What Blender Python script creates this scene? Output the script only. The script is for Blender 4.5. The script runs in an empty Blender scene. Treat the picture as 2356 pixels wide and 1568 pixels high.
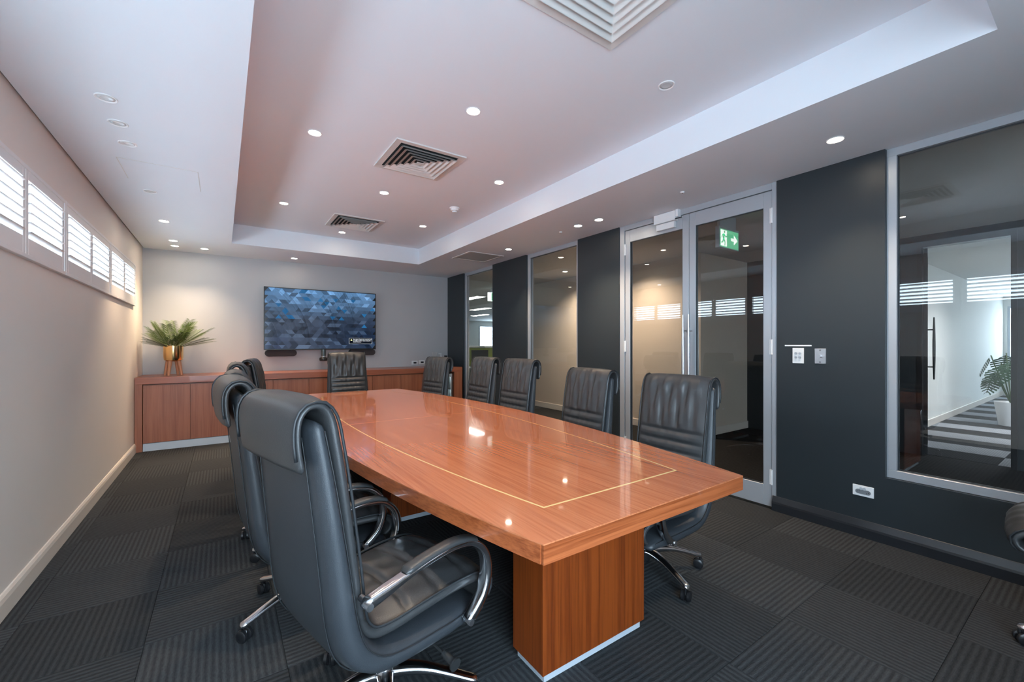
import bpy, bmesh, math, random
from math import sin, cos, pi, radians as R
from mathutils import Vector, Matrix

S = bpy.context.scene
C = S.collection
random.seed(7)

# ---------------------------------------------------------------- camera, sky, exposure
FPX = 968.0                                    # focal length in pixels of the 2356 px wide frame
YAW = math.atan2(667, 968)
cam_d = bpy.data.cameras.new('camera')
cam_d.sensor_width = 36
cam_d.lens = FPX / 2356 * 36
cam_d.shift_y = 8 / 2356
cam_d.clip_start = .02
cam = bpy.data.objects.new('camera', cam_d)
C.objects.link(cam)
cam.location = (0, 0, 1.31)
cam.rotation_euler = (pi / 2, 0, -YAW)
S.camera = cam

W = bpy.data.worlds.new('sky')
S.world = W
W.use_nodes = True
wn = W.node_tree
bgn = wn.nodes['Background']
wtc = wn.nodes.new('ShaderNodeTexCoord'); wsx = wn.nodes.new('ShaderNodeSeparateXYZ'); wcr = wn.nodes.new('ShaderNodeValToRGB')
wmr = wn.nodes.new('ShaderNodeMapRange'); wmr.inputs['From Min'].default_value = -1
wn.links.new(wtc.outputs['Generated'], wsx.inputs[0]); wn.links.new(wsx.outputs['Z'], wmr.inputs['Value'])
wn.links.new(wmr.outputs[0], wcr.inputs[0]); wn.links.new(wcr.outputs[0], bgn.inputs[0])
wcr.color_ramp.elements[0].position = .46; wcr.color_ramp.elements[0].color = (.46, .58, .70, 1)   # ground outside
wcr.color_ramp.elements[1].position = .52; wcr.color_ramp.elements[1].color = (.64, .83, 1.0, 1)   # bright overcast sky
bgn.inputs[1].default_value = 9.0

S.view_settings.view_transform = 'Standard'
S.view_settings.look = 'None'
S.view_settings.gamma = 1
S.view_settings.use_curve_mapping = False
S.view_settings.exposure = 1.42
S.cycles.use_denoising = True
S.cycles.max_bounces = 10
S.cycles.diffuse_bounces = 6
S.cycles.glossy_bounces = 5
S.cycles.transparent_max_bounces = 24
S.cycles.sample_clamp_indirect = 6
S.cycles.caustics_reflective = False
S.cycles.caustics_refractive = False

# room measures (metres)
XL, XR, YB, YN = -.875, 3.60, 7.425, -1.15
ZC, ZT = 2.60, 2.85
TX0, TX1, TY0, TY1 = .10, 2.615, .29, 6.44     # recess in the ceiling
WINS = [(5.36, 6.72), (3.99, 5.35), (2.62, 3.98), (1.25, 2.61), (-.12, 1.24)]
WZ0, WZ1 = 1.77, 2.265

def portal(name, loc, rot, sx, sy):
    d = bpy.data.lights.new(name, 'AREA')
    d.shape = 'RECTANGLE'; d.size = sx; d.size_y = sy
    d.cycles.is_portal = True
    o = bpy.data.objects.new(name, d); C.objects.link(o)
    o.location = loc; o.rotation_euler = rot
for a, b in WINS:
    portal('daylight_portal', (XL - .16, (a + b) / 2, (WZ0 + WZ1) / 2), (0, -pi / 2, 0), WZ1 - WZ0, b - a)
portal('daylight_portal', (.1, YN - .13, 1.35), (pi / 2, 0, 0), 1.8, 2.2)  # portal for the added rear window

# ---------------------------------------------------------------- materials
MATS = {}
def new_mat(name):
    m = bpy.data.materials.new(name); m.use_nodes = True
    MATS[name] = m
    nt = m.node_tree
    return m, nt, nt.nodes['Principled BSDF']

def setp(b, **k):
    for n, v in k.items():
        n = {'col': 'Base Color', 'rough': 'Roughness', 'metal': 'Metallic', 'spec': 'Specular IOR Level', 'coat': 'Coat Weight',
             'coat_rough': 'Coat Roughness', 'emit': 'Emission Color', 'estr': 'Emission Strength', 'sheen': 'Sheen Weight'}[n]
        if n in ('Base Color', 'Emission Color') and len(v) == 3: v = (*v, 1)
        b.inputs[n].default_value = v

def paint(name, col, rough=.6, var=.04, bump=0, bscale=60, **k):
    """plain surface with a faint mottling and fine relief"""
    m, nt, b = new_mat(name)
    setp(b, col=col, rough=rough, **k)
    tc = nt.nodes.new('ShaderNodeTexCoord')
    nz = nt.nodes.new('ShaderNodeTexNoise'); nz.inputs['Scale'].default_value = 3; nz.inputs['Detail'].default_value = 4
    nt.links.new(tc.outputs['Object'], nz.inputs['Vector'])
    mx = nt.nodes.new('ShaderNodeMix'); mx.data_type = 'RGBA'
    mx.inputs[6].default_value = (*[c * (1 - var) for c in col], 1)
    mx.inputs[7].default_value = (*[min(1, c * (1 + var)) for c in col], 1)
    nt.links.new(nz.outputs['Fac'], mx.inputs[0])
    nt.links.new(mx.outputs[2], b.inputs['Base Color'])
    if bump:
        n2 = nt.nodes.new('ShaderNodeTexNoise'); n2.inputs['Scale'].default_value = bscale; n2.inputs['Detail'].default_value = 3
        nt.links.new(tc.outputs['Object'], n2.inputs['Vector'])
        bp = nt.nodes.new('ShaderNodeBump'); bp.inputs['Strength'].default_value = bump; bp.inputs['Distance'].default_value = .002
        nt.links.new(n2.outputs['Fac'], bp.inputs['Height'])
        nt.links.new(bp.outputs['Normal'], b.inputs['Normal'])
    return m

def wood(name, light, dark, axis, rough=.35, coat=0.0, fine=150):
    """straight grained veneer, the grain running along the given local axis"""
    m, nt, b = new_mat(name)
    setp(b, rough=rough, coat=coat, coat_rough=.04)
    tc = nt.nodes.new('ShaderNodeTexCoord')
    mp = nt.nodes.new('ShaderNodeMapping')
    sc = [fine] * 3; sc[axis] = 2.2
    mp.inputs['Scale'].default_value = sc
    nt.links.new(tc.outputs['Object'], mp.inputs['Vector'])
    n1 = nt.nodes.new('ShaderNodeTexNoise'); n1.inputs['Scale'].default_value = 1; n1.inputs['Detail'].default_value = 5; n1.inputs['Roughness'].default_value = .65
    nt.links.new(mp.outputs['Vector'], n1.inputs['Vector'])
    mp2 = nt.nodes.new('ShaderNodeMapping')
    sc = [fine * .16] * 3; sc[axis] = .7
    mp2.inputs['Scale'].default_value = sc
    nt.links.new(tc.outputs['Object'], mp2.inputs['Vector'])
    n2 = nt.nodes.new('ShaderNodeTexNoise'); n2.inputs['Scale'].default_value = 1; n2.inputs['Detail'].default_value = 3
    nt.links.new(mp2.outputs['Vector'], n2.inputs['Vector'])
    add = nt.nodes.new('ShaderNodeMath'); add.operation = 'MULTIPLY_ADD'; add.inputs[1].default_value = .62
    mul = nt.nodes.new('ShaderNodeMath'); mul.operation = 'MULTIPLY'; mul.inputs[1].default_value = .38
    nt.links.new(n2.outputs['Fac'], mul.inputs[0])
    nt.links.new(n1.outputs['Fac'], add.inputs[0]); nt.links.new(mul.outputs[0], add.inputs[2])
    cr = nt.nodes.new('ShaderNodeValToRGB')
    cr.color_ramp.elements[0].position = .36; cr.color_ramp.elements[0].color = (*dark, 1)
    cr.color_ramp.elements[1].position = .56; cr.color_ramp.elements[1].color = (*light, 1)
    nt.links.new(add.outputs[0], cr.inputs['Fac'])
    nt.links.new(cr.outputs['Color'], b.inputs['Base Color'])
    return m

def metal(name, col, rough):
    m, nt, b = new_mat(name)
    setp(b, col=col, rough=rough, metal=1)
    tc = nt.nodes.new('ShaderNodeTexCoord')
    nz = nt.nodes.new('ShaderNodeTexNoise'); nz.inputs['Scale'].default_value = 40
    nt.links.new(tc.outputs['Object'], nz.inputs['Vector'])
    mr = nt.nodes.new('ShaderNodeMapRange'); mr.inputs['To Min'].default_value = rough * .8; mr.inputs['To Max'].default_value = rough * 1.2
    nt.links.new(nz.outputs['Fac'], mr.inputs['Value']); nt.links.new(mr.outputs[0], b.inputs['Roughness'])
    return m

def emit(name, col, strength):
    m, nt, b = new_mat(name)
    setp(b, col=(.8, .8, .8), emit=col, estr=strength)
    return m

def glass(name, tint, f0=.04):
    """clear sheet: straight-through transmission with a Fresnel reflection at each face"""
    m = bpy.data.materials.new(name); m.use_nodes = True; MATS[name] = m
    nt = m.node_tree; nt.nodes.clear()
    out = nt.nodes.new('ShaderNodeOutputMaterial')
    tr = nt.nodes.new('ShaderNodeBsdfTransparent'); tr.inputs[0].default_value = (*tint, 1)
    gl = nt.nodes.new('ShaderNodeBsdfGlossy'); gl.inputs['Roughness'].default_value = 0.0
    lw = nt.nodes.new('ShaderNodeLayerWeight'); lw.inputs[0].default_value = .5
    pw = nt.nodes.new('ShaderNodeMath'); pw.operation = 'POWER'; pw.inputs[1].default_value = 5
    ma = nt.nodes.new('ShaderNodeMath'); ma.operation = 'MULTIPLY_ADD'; ma.inputs[1].default_value = 1 - f0; ma.inputs[2].default_value = f0
    mx = nt.nodes.new('ShaderNodeMixShader')
    nt.links.new(lw.outputs['Facing'], pw.inputs[0]); nt.links.new(pw.outputs[0], ma.inputs[0]); nt.links.new(ma.outputs[0], mx.inputs[0])
    nt.links.new(tr.outputs[0], mx.inputs[1]); nt.links.new(gl.outputs[0], mx.inputs[2]); nt.links.new(mx.outputs[0], out.inputs[0])
    return m

def carpet(name, lo, hi, period=.025, bump=.8):
    """ribbed loop pile, ribs along local X"""
    m, nt, b = new_mat(name)
    setp(b, rough=.95, spec=.1)
    tc = nt.nodes.new('ShaderNodeTexCoord')
    oi = nt.nodes.new('ShaderNodeObjectInfo')
    wv = nt.nodes.new('ShaderNodeTexWave'); wv.bands_direction = 'Y'
    wv.inputs['Scale'].default_value = 2 * pi / (20 * period)
    wv.inputs['Distortion'].default_value = 1.2; wv.inputs['Detail'].default_value = 3; wv.inputs['Detail Scale'].default_value = 7
    nt.links.new(tc.outputs['Object'], wv.inputs['Vector'])
    nmp = nt.nodes.new('ShaderNodeMapping'); nmp.inputs['Scale'].default_value = (38, 210, 100)
    nt.links.new(tc.outputs['Object'], nmp.inputs['Vector'])
    ofs = nt.nodes.new('ShaderNodeCombineXYZ'); nt.links.new(oi.outputs['Random'], ofs.inputs[2])
    nvs = nt.nodes.new('ShaderNodeVectorMath'); nvs.operation = 'MULTIPLY_ADD'; nvs.inputs[1].default_value = (90, 90, 90)
    nt.links.new(ofs.outputs[0], nvs.inputs[0]); nt.links.new(nmp.outputs[0], nvs.inputs[2])
    nz = nt.nodes.new('ShaderNodeTexNoise'); nz.inputs['Scale'].default_value = 1; nz.inputs['Detail'].default_value = 4; nz.inputs['Roughness'].default_value = .7
    nt.links.new(nvs.outputs[0], nz.inputs['Vector'])
    ad = nt.nodes.new('ShaderNodeMath'); ad.operation = 'MULTIPLY_ADD'; ad.inputs[1].default_value = .8
    nt.links.new(nz.outputs['Fac'], ad.inputs[0]); 
    ml = nt.nodes.new('ShaderNodeMath'); ml.operation = 'MULTIPLY'; ml.inputs[1].default_value = .42
    nt.links.new(wv.outputs['Fac'], ml.inputs[0]); nt.links.new(ml.outputs[0], ad.inputs[2])
    mx = nt.nodes.new('ShaderNodeMix'); mx.data_type = 'RGBA'
    mx.inputs[6].default_value = (*lo, 1); mx.inputs[7].default_value = (*hi, 1)
    nt.links.new(ad.outputs[0], mx.inputs[0])
    hv = nt.nodes.new('ShaderNodeHueSaturation')
    mr = nt.nodes.new('ShaderNodeMapRange'); mr.inputs['To Min'].default_value = .8; mr.inputs['To Max'].default_value = 1.2
    nt.links.new(oi.outputs['Random'], mr.inputs['Value']); nt.links.new(mr.outputs[0], hv.inputs['Value'])
    nt.links.new(mx.outputs[2], hv.inputs['Color']); nt.links.new(hv.outputs[0], b.inputs['Base Color'])
    bp = nt.nodes.new('ShaderNodeBump'); bp.inputs['Strength'].default_value = bump; bp.inputs['Distance'].default_value = .004
    nt.links.new(ad.outputs[0], bp.inputs['Height']); nt.links.new(bp.outputs['Normal'], b.inputs['Normal'])
    return m

M_ceil = paint('ceiling_paint', (.77, .81, .86), .75, .01)
M_wall = paint('warm_white_paint', (.78, .715, .66), .6, .015)
M_back = paint('grey_paint', (.47, .475, .49), .6, .02)
M_dark = paint('charcoal_paint', (.019, .026, .031), .42, .06, bump=.05)
M_base = paint('cream_gloss', (.74, .67, .60), .35, .02)
M_baseD = paint('charcoal_gloss', (.018, .020, .024), .3, .05)
M_shut = paint('shutter_white', (.80, .78, .77), .45, .01)
M_alu = paint('anodised_aluminium', (.44, .47, .51), .38, .02, metal=.35)
M_aluD = paint('dark_gasket', (.03, .035, .04), .5, .05)
M_steel = metal('brushed_steel', (.62, .62, .64), .34)
M_chrome = metal('polished_aluminium', (.70, .70, .72), .16)
M_gold = metal('brass_gold', (.83, .55, .25), .16)
M_black = paint('black_plastic', (.012, .012, .014), .35, .05)
M_blackm = paint('black_matt', (.018, .019, .02), .55, .05)
M_leather = paint('black_leather', (.040, .041, .043), .34, .1, bump=.25, bscale=420, spec=.55)
M_leatherS = paint('black_leather_shell', (.036, .041, .048), .40, .1, bump=.3, bscale=500, spec=.5)
M_pipe = paint('black_piping', (.02, .022, .025), .45, .05)
M_white = paint('white_plastic', (.82, .83, .84), .35, .01)
M_grille = paint('diffuser_white', (.66, .65, .63), .5, .02)
M_duct = paint('duct_dark', (.02, .02, .02), .9, .05)
M_sil = paint('silver_laminate', (.56, .62, .68), .35, .03, metal=.2)
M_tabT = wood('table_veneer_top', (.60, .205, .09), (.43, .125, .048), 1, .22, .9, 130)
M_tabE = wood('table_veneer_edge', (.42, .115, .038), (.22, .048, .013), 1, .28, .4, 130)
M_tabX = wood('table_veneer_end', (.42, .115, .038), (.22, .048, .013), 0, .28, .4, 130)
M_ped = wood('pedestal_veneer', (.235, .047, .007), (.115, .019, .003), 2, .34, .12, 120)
M_credV = wood('credenza_veneer_door', (.36, .125, .062), (.24, .072, .034), 2, .4, .1, 130)
M_credH = wood('credenza_veneer_top', (.37, .115, .058), (.25, .07, .034), 0, .35, .2, 130)
M_inlay = paint('maple_inlay', (.86, .62, .28), .2, .04, coat=.8, coat_rough=.04)
M_glass = glass('clear_glass', (.90, .91, .91), .045)
M_tint = glass('tinted_glass', (.80, .79, .78), .06)
M_carpet = carpet('charcoal_carpet', (.011, .0125, .014), (.064, .068, .073))
M_leaf = paint('palm_green', (.035, .075, .018), .5, .35, bscale=30)
M_leaf2 = paint('palm_green_light', (.10, .16, .028), .5, .3)
M_copper = paint('tan_wood', (.55, .26, .14), .45, .08)
M_soil = paint('dark_soil', (.02, .014, .01), .9, .3)
M_lamp = emit('lamp_lit', (1, .86, .68), 30)
M_lampoff = paint('lamp_off', (.62, .63, .64), .25, .03)
M_rim = paint('lamp_rim', (.82, .82, .82), .35, .02)

# ---------------------------------------------------------------- mesh helpers
def link(name, me, mat=None, parent=None, loc=None, rot=None):
    o = bpy.data.objects.new(name, me)
    C.objects.link(o)
    if mat is not None and me is not None and hasattr(me, 'materials'):
        if not me.materials: me.materials.append(mat)
    if parent is not None: o.parent = parent
    if loc is not None: o.location = loc
    if rot is not None: o.rotation_euler = rot
    return o

def tag(o, label=None, cat=None, group=None, kind=None):
    if label: o['label'] = label
    if cat: o['category'] = cat
    if group: o['group'] = group
    if kind: o['kind'] = kind
    return o

def empty(name, loc=(0, 0, 0), rz=0):
    o = bpy.data.objects.new(name, None); C.objects.link(o)
    o.location = loc; o.rotation_euler = (0, 0, rz); o.empty_display_size = .1
    return o

class MB:
    """collects solids, then links them as one mesh object"""
    def __init__(s): s.bm = bmesh.new()
    def box(s, x0, x1, y0, y1, z0, z1, bev=0, seg=2):
        vs = [s.bm.verts.new((x, y, z)) for z in (z0, z1) for y in (y0, y1) for x in (x0, x1)]
        fs = [s.bm.faces.new([vs[i] for i in f]) for f in ((0, 2, 3, 1), (4, 5, 7, 6), (0, 1, 5, 4), (2, 6, 7, 3), (0, 4, 6, 2), (1, 3, 7, 5))]
        if bev:
            es = list({e for f in fs for e in f.edges})
            bmesh.ops.bevel(s.bm, geom=es, offset=bev, segments=seg, affect='EDGES', profile=.5)
        return s
    def cyl(s, p0, p1, r0, r1=None, n=20, caps=True):
        r1 = r0 if r1 is None else r1
        p0, p1 = Vector(p0), Vector(p1)
        d = (p1 - p0).normalized()
        a = d.orthogonal().normalized(); b = d.cross(a)
        A = [s.bm.verts.new(p0 + (a * cos(2 * pi * i / n) + b * sin(2 * pi * i / n)) * r0) for i in range(n)]
        B = [s.bm.verts.new(p1 + (a * cos(2 * pi * i / n) + b * sin(2 * pi * i / n)) * r1) for i in range(n)]
        for i in range(n): s.bm.faces.new((A[i], A[(i + 1) % n], B[(i + 1) % n], B[i]))
        if caps: s.bm.faces.new(A[::-1]); s.bm.faces.new(B)
        return s
    def lathe(s, prof, n=32, c=(0, 0, 0), cap=True):
        rings = []
        for r, z in prof:
            rings.append([s.bm.verts.new((c[0] + r * cos(2 * pi * i / n), c[1] + r * sin(2 * pi * i / n), c[2] + z)) for i in range(n)])
        for A, B in zip(rings, rings[1:]):
            for i in range(n): s.bm.faces.new((A[i], A[(i + 1) % n], B[(i + 1) % n], B[i]))
        if cap:
            s.bm.faces.new(rings[0][::-1]); s.bm.faces.new(rings[-1])
        return s
    def loft(s, rings, caps=True):
        R_ = [[s.bm.verts.new(p) for p in r] for r in rings]
        n = len(R_[0])
        for A, B in zip(R_, R_[1:]):
            for i in range(n): s.bm.faces.new((A[i], A[(i + 1) % n], B[(i + 1) % n], B[i]))
        if caps: s.bm.faces.new(R_[0][::-1]); s.bm.faces.new(R_[-1])
        return s
    def tube(s, pts, r, n=8):
        rings = []
        pts = [Vector(p) for p in pts]
        up = None
        for i, p in enumerate(pts):
            t = (pts[min(i + 1, len(pts) - 1)] - pts[max(i - 1, 0)]).normalized()
            if up is None: up = t.orthogonal().normalized()
            up = (up - t * up.dot(t)).normalized()
            b = t.cross(up)
            rr = r[i] if isinstance(r, (list, tuple)) else r
            rings.append([p + (up * cos(2 * pi * k / n) + b * sin(2 * pi * k / n)) * rr for k in range(n)])
        return s.loft(rings)
    def prism(s, poly, z0, z1):
        A = [s.bm.verts.new((x, y, z0)) for x, y in poly]; B = [s.bm.verts.new((x, y, z1)) for x, y in poly]
        n = len(poly)
        for i in range(n): s.bm.faces.new((A[i], A[(i + 1) % n], B[(i + 1) % n], B[i]))
        s.bm.faces.new(A[::-1]); s.bm.faces.new(B)
        return s
    def xf(s, m):
        bmesh.ops.transform(s.bm, matrix=m, verts=s.bm.verts); return s
    def mesh(s, name, smooth=False, angle=None):
        bmesh.ops.recalc_face_normals(s.bm, faces=s.bm.faces)
        me = bpy.data.meshes.new(name)
        if smooth:
            for f in s.bm.faces: f.smooth = True
            if angle is not None:
                for e in s.bm.edges:
                    if len(e.link_faces) == 2 and e.calc_face_angle(0) > angle: e.smooth = False
        s.bm.to_mesh(me); s.bm.free()
        return me
    def build(s, name, mat, parent=None, smooth=False, angle=R(40), loc=None, rot=None):
        return link(name, s.mesh(name, smooth, angle), mat, parent, loc, rot)

def catmull(pts, n):
    P = [Vector(p) for p in pts]
    P = [P[0] * 2 - P[1]] + P + [P[-1] * 2 - P[-2]]
    out = []
    segs = len(P) - 3
    for i in range(n):
        t = i / (n - 1) * segs
        k = min(int(t), segs - 1); u = t - k
        a, b, c, d = P[k:k + 4]
        out.append(.5 * ((2 * b) + (c - a) * u + (2 * a - 5 * b + 4 * c - d) * u * u + (3 * b - a - 3 * c + d) * u ** 3))
    return out

def resample(pts, n):
    L = [0]
    for a, b in zip(pts, pts[1:]): L.append(L[-1] + (b - a).length)
    out, k = [], 0
    for i in range(n):
        s = L[-1] * i / (n - 1)
        while k < len(L) - 2 and L[k + 1] < s: k += 1
        u = (s - L[k]) / max(1e-9, L[k + 1] - L[k])
        out.append(pts[k].lerp(pts[k + 1], u))
    return out, L[-1]

def structure(o): o['kind'] = 'structure'; return o

# ---------------------------------------------------------------- the room shell
floor = structure(MB().box(XL - .2, XR + .12, YN - .2, YB + .2, -.12, -.008).build('floor', M_blackm))
tile_me = MB().box(-.2494, .2494, -.2494, .2494, -.010, 0, .0012, 1).mesh('carpet_tile')
tile_me.materials.append(M_carpet)
edge_meshes = {}
for i in range(-8, 4):
    for j in range(-5, 15):
        x0, y0 = 2.22 + .5 * i, .92 + .5 * j
        x1, y1 = x0 + .5, y0 + .5
        a0, a1, b0, b1 = max(x0, XL), min(x1, XR), max(y0, YN), min(y1, YB)
        if a1 - a0 < .02 or b1 - b0 < .02: continue
        par = (i + j) % 2          # (2.22,.42) tile: i=0,j=-1 -> ribs along Y
        if a1 - a0 > .499 and b1 - b0 > .499:
            me = tile_me
            cx, cy = (x0 + x1) / 2, (y0 + y1) / 2
        else:
            cx, cy = (a0 + a1) / 2, (b0 + b1) / 2
            w, d = (a1 - a0) / 2 - .0006, (b1 - b0) / 2 - .0006
            if par: w, d = d, w
            key = (round(w, 3), round(d, 3))
            if key not in edge_meshes:
                edge_meshes[key] = MB().box(-w, w, -d, d, -.010, 0, .0012, 1).mesh('carpet_tile')
                edge_meshes[key].materials.append(M_carpet)
            me = edge_meshes[key]
        link('carpet_tile', me, None, floor, (cx, cy, 0), (0, 0, pi / 2 if par else 0))

# ceiling with its raised tray and the shadow gap along the window wall
cb = MB()
g = .014
cb.box(XL + g, TX0, YN, YB, ZC, ZC + .02)
cb.box(TX1, XR + .12, YN, YB, ZC, ZC + .02)
cb.box(TX0, TX1, YN, TY0, ZC, ZC + .02)
cb.box(TX0, TX1, TY1, YB, ZC, ZC + .02)
t = .02
cb.box(TX0 - t, TX0, TY0 - t, TY1 + t, ZC + .02, ZT + t)
cb.box(TX1, TX1 + t, TY0 - t, TY1 + t, ZC + .02, ZT + t)
cb.box(TX0, TX1, TY0 - t, TY0, ZC + .02, ZT + t)
cb.box(TX0, TX1, TY1, TY1 + t, ZC + .02, ZT + t)
cb.box(TX0, TX1, TY0, TY1, ZT, ZT + t)
ceiling = structure(cb.build('ceiling', M_ceil))
# concealed hatch in the low ceiling: hairline seams
hs = MB()
for (x0, x1, y0, y1) in ((-.602, -.597, 3.93, 4.38), (-.152, -.147, 3.93, 4.42), (-.60, -.15, 3.928, 3.932)):
    hs.box(x0, x1, y0, y1, ZC - .0012, ZC + .001)
hs.build('access_hatch_seam', M_grille, ceiling)

sky_block_slab = structure(MB().box(-1.2, 18, -2.2, 22, 3.05, 3.15).build('sky_block_slab', M_duct))  # unseen slab added over the ceilings to keep sky light out

# window wall, with an opening per shutter window
wl = MB()
th = .16
wl.box(XL - th, XL, YN - .2, YB + .2, -.1, WZ0)
wl.box(XL - th, XL, YN - .2, YB + .2, WZ1, 3.05)
ys = sorted(WINS)
prev = YN - .2
for a, b in ys:
    wl.box(XL - th, XL, prev, a, WZ0, WZ1); prev = b
wl.box(XL - th, XL, prev, YB + .2, WZ0, WZ1)
wall_left = structure(wl.build('wall_left', M_wall))
wall_back = structure(MB().box(XL, XR + .12, YB, YB + .12, -.1, 3.05).build('wall_back', M_back))
RX0, RX1, RZ0, RZ1 = -.80, 1.0, .25, 2.45        # unseen window, added behind the viewpoint to let daylight in
m = MB()
m.box(XL, RX0, YN - .12, YN, -.1, 3.05); m.box(RX1, XR + .12, YN - .12, YN, -.1, 3.05)
m.box(RX0, RX1, YN - .12, YN, -.1, RZ0); m.box(RX0, RX1, YN - .12, YN, RZ1, 3.05)
wall_rear = structure(m.build('wall_rear', M_wall))

def skirting(name, mat, pts, h, d, axis_x, parent=None):
    pass

# skirting boards
prof = [(0, 0), (.018, 0), (.018, .078), (.014, .098), (.006, .110), (0, .112)]
A = MB(); A.loft([[Vector((XL + p, y, z)) for p, z in prof] for y in (YN, 6.772)])
structure(A.build('baseboard_left', M_base, smooth=False))
prof = [(0, 0), (.022, 0), (.022, .058), (.019, .072), (.003, .112), (0, .114)]
A = MB(); A.loft([[Vector((XR - p, y, z)) for p, z in prof] for y in (YN, 1.575)])
structure(A.build('baseboard_right', M_baseD))

# ---------------------------------------------------------------- shutter windows
blade = MB()
n = 14
ring = []
for k in range(n):
    a = 2 * pi * k / n
    ring.append((.027 * cos(a), .005 * sin(a)))
tl = R(22)
pts = [(x * cos(tl) - z * sin(tl), x * sin(tl) + z * cos(tl)) for x, z in ring]
blade.loft([[Vector((x, y, z)) for x, z in pts] for y in (-.5, .5)])
blade_me = blade.mesh('louvre', True, R(60)); blade_me.materials.append(M_shut)

def shutter_panel(parent, y0, y1, xf):
    """one hinged shutter leaf: stiles, rails and six louvres"""
    z0, z1 = WZ0 + .022, WZ1 - .02
    zi0, zi1 = 1.882, 2.192
    m = MB()
    s = .036
    m.box(xf - .028, xf, y0, y0 + s, z0, z1, .002, 1)
    m.box(xf - .028, xf, y1 - s, y1, z0, z1, .002, 1)
    m.box(xf - .028, xf, y0 + s, y1 - s, z0, zi0, .002, 1)
    m.box(xf - .028, xf, y0 + s, y1 - s, zi1, z1, .002, 1)
    p = m.build('shutter_leaf', M_shut, parent)
    nb = 6
    for k in range(nb):
        z = zi0 + .026 + (zi1 - zi0 - .052) * k / (nb - 1)
        o = link('louvre', blade_me, None, p, (xf - .014, (y0 + y1) / 2, z))
        o.scale = (1, (y1 - y0) - 2 * s, 1)
    return p

for i, (a, b) in enumerate(WINS):
    w = structure(empty('window_%d' % (i + 1), (0, 0, 0)))
    f = MB()
    e = .022
    x0, x1 = XL - .02, XL + .022
    f.box(x0, x1, a, b, WZ0, WZ0 + e, .002, 1)
    f.box(x0, x1, a, b, WZ1 - e, WZ1, .002, 1)
    f.box(x0, x1, a, a + e, WZ0 + e, WZ1 - e, .002, 1)
    f.box(x0, x1, b - e, b, WZ0 + e, WZ1 - e, .002, 1)
    f.build('window_frame', M_shut, w)
    MB().box(XL - .1, XL - .094, a, b, WZ0, WZ1).build('pane', M_glass, w)
    mid = (a + b) / 2
    shutter_panel(w, a + e + .003, mid - .003, XL + .018)
    shutter_panel(w, mid + .003, b - e - .003, XL + .018)

w = structure(empty('window_11'))  # frame and pane of the unseen window added for daylight
m = MB(); q = .05
m.box(RX0, RX1, YN - .09, YN - .03, RZ0, RZ0 + q); m.box(RX0, RX1, YN - .09, YN - .03, RZ1 - q, RZ1)
m.box(RX0, RX0 + q, YN - .09, YN - .03, RZ0 + q, RZ1 - q); m.box(RX1 - q, RX1, YN - .09, YN - .03, RZ0 + q, RZ1 - q); m.box(.08, .12, YN - .09, YN - .03, RZ0 + q, RZ1 - q)
m.build('window_frame', M_shut, w)
MB().box(RX0 + q - .01, RX1 - q + .01, YN - .063, YN - .057, RZ0 + q - .01, RZ1 - q + .01).build('pane', M_glass, w)

# ---------------------------------------------------------------- glazed partition: charcoal panels, frames, panes
XG = XR + .062                                   # plane of the glazing
wr = structure(empty('wall_right'))
for (y0, y1, z0, z1) in ((6.78, YB, 0, ZC), (4.872, 5.78, 0, ZC), (3.148, 3.802, 0, ZC), (.889, 1.548, 0, ZC), (YN, .889, 0, .432), (YN, -.5, .432, ZC)):
    MB().box(XR, XR + .12, y0, y1, z0, z1 - .001, 0).build('wall_panel', M_dark, wr)

def pane_window(nm, y0, y1, z0, z1, label_mat=M_glass):
    w = structure(empty(nm))
    f = MB(); e = .052
    x0, x1 = XR + .03, XR + .095
    f.box(x0, x1, y0, y1, z1 - e, z1, .0015, 1)
    f.box(x0, x1, y0, y1, z0, z0 + e, .0015, 1)
    f.box(x0, x1, y0, y0 + e, z0 + e, z1 - e, .0015, 1)
    f.box(x0, x1, y1 - e, y1, z0 + e, z1 - e, .0015, 1)
    f.build('window_frame', M_alu, w)
    MB().box(XG, XG + .006, y0 + e - .01, y1 - e + .01, z0 + e - .01, z1 - e + .01).build('pane', label_mat, w)
    gk = MB(); q = .006
    a, b, c, d = y0 + e, y1 - e, z0 + e, z1 - e
    gk.box(XG - .006, XG, a, b, d - q, d); gk.box(XG - .006, XG, a, b, c, c + q)
    gk.box(XG - .006, XG, a, a + q, c, d); gk.box(XG - .006, XG, b - q, b, c, d)
    gk.build('gasket', M_aluD, w)
    return w
pane_window('window_6', 5.78, 6.78, 0, ZC - .001)
pane_window('window_7', 3.802, 4.872, 0, ZC - .001)
pane_window('window_8', -.5, .889, .432, ZC - .001, M_tint)

# double door
df = structure(empty('trim_1'))
f = MB()
f.box(XR + .012, XR + .1, 1.548, 1.588, 0, ZC - .001, .0015, 1)
f.box(XR + .012, XR + .1, 3.082, 3.148, 0, ZC - .001, .0015, 1)
f.box(XR + .012, XR + .1, 1.588, 3.082, 2.546, ZC - .001, .0015, 1)
f.build('door_frame', M_alu, df)

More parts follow.
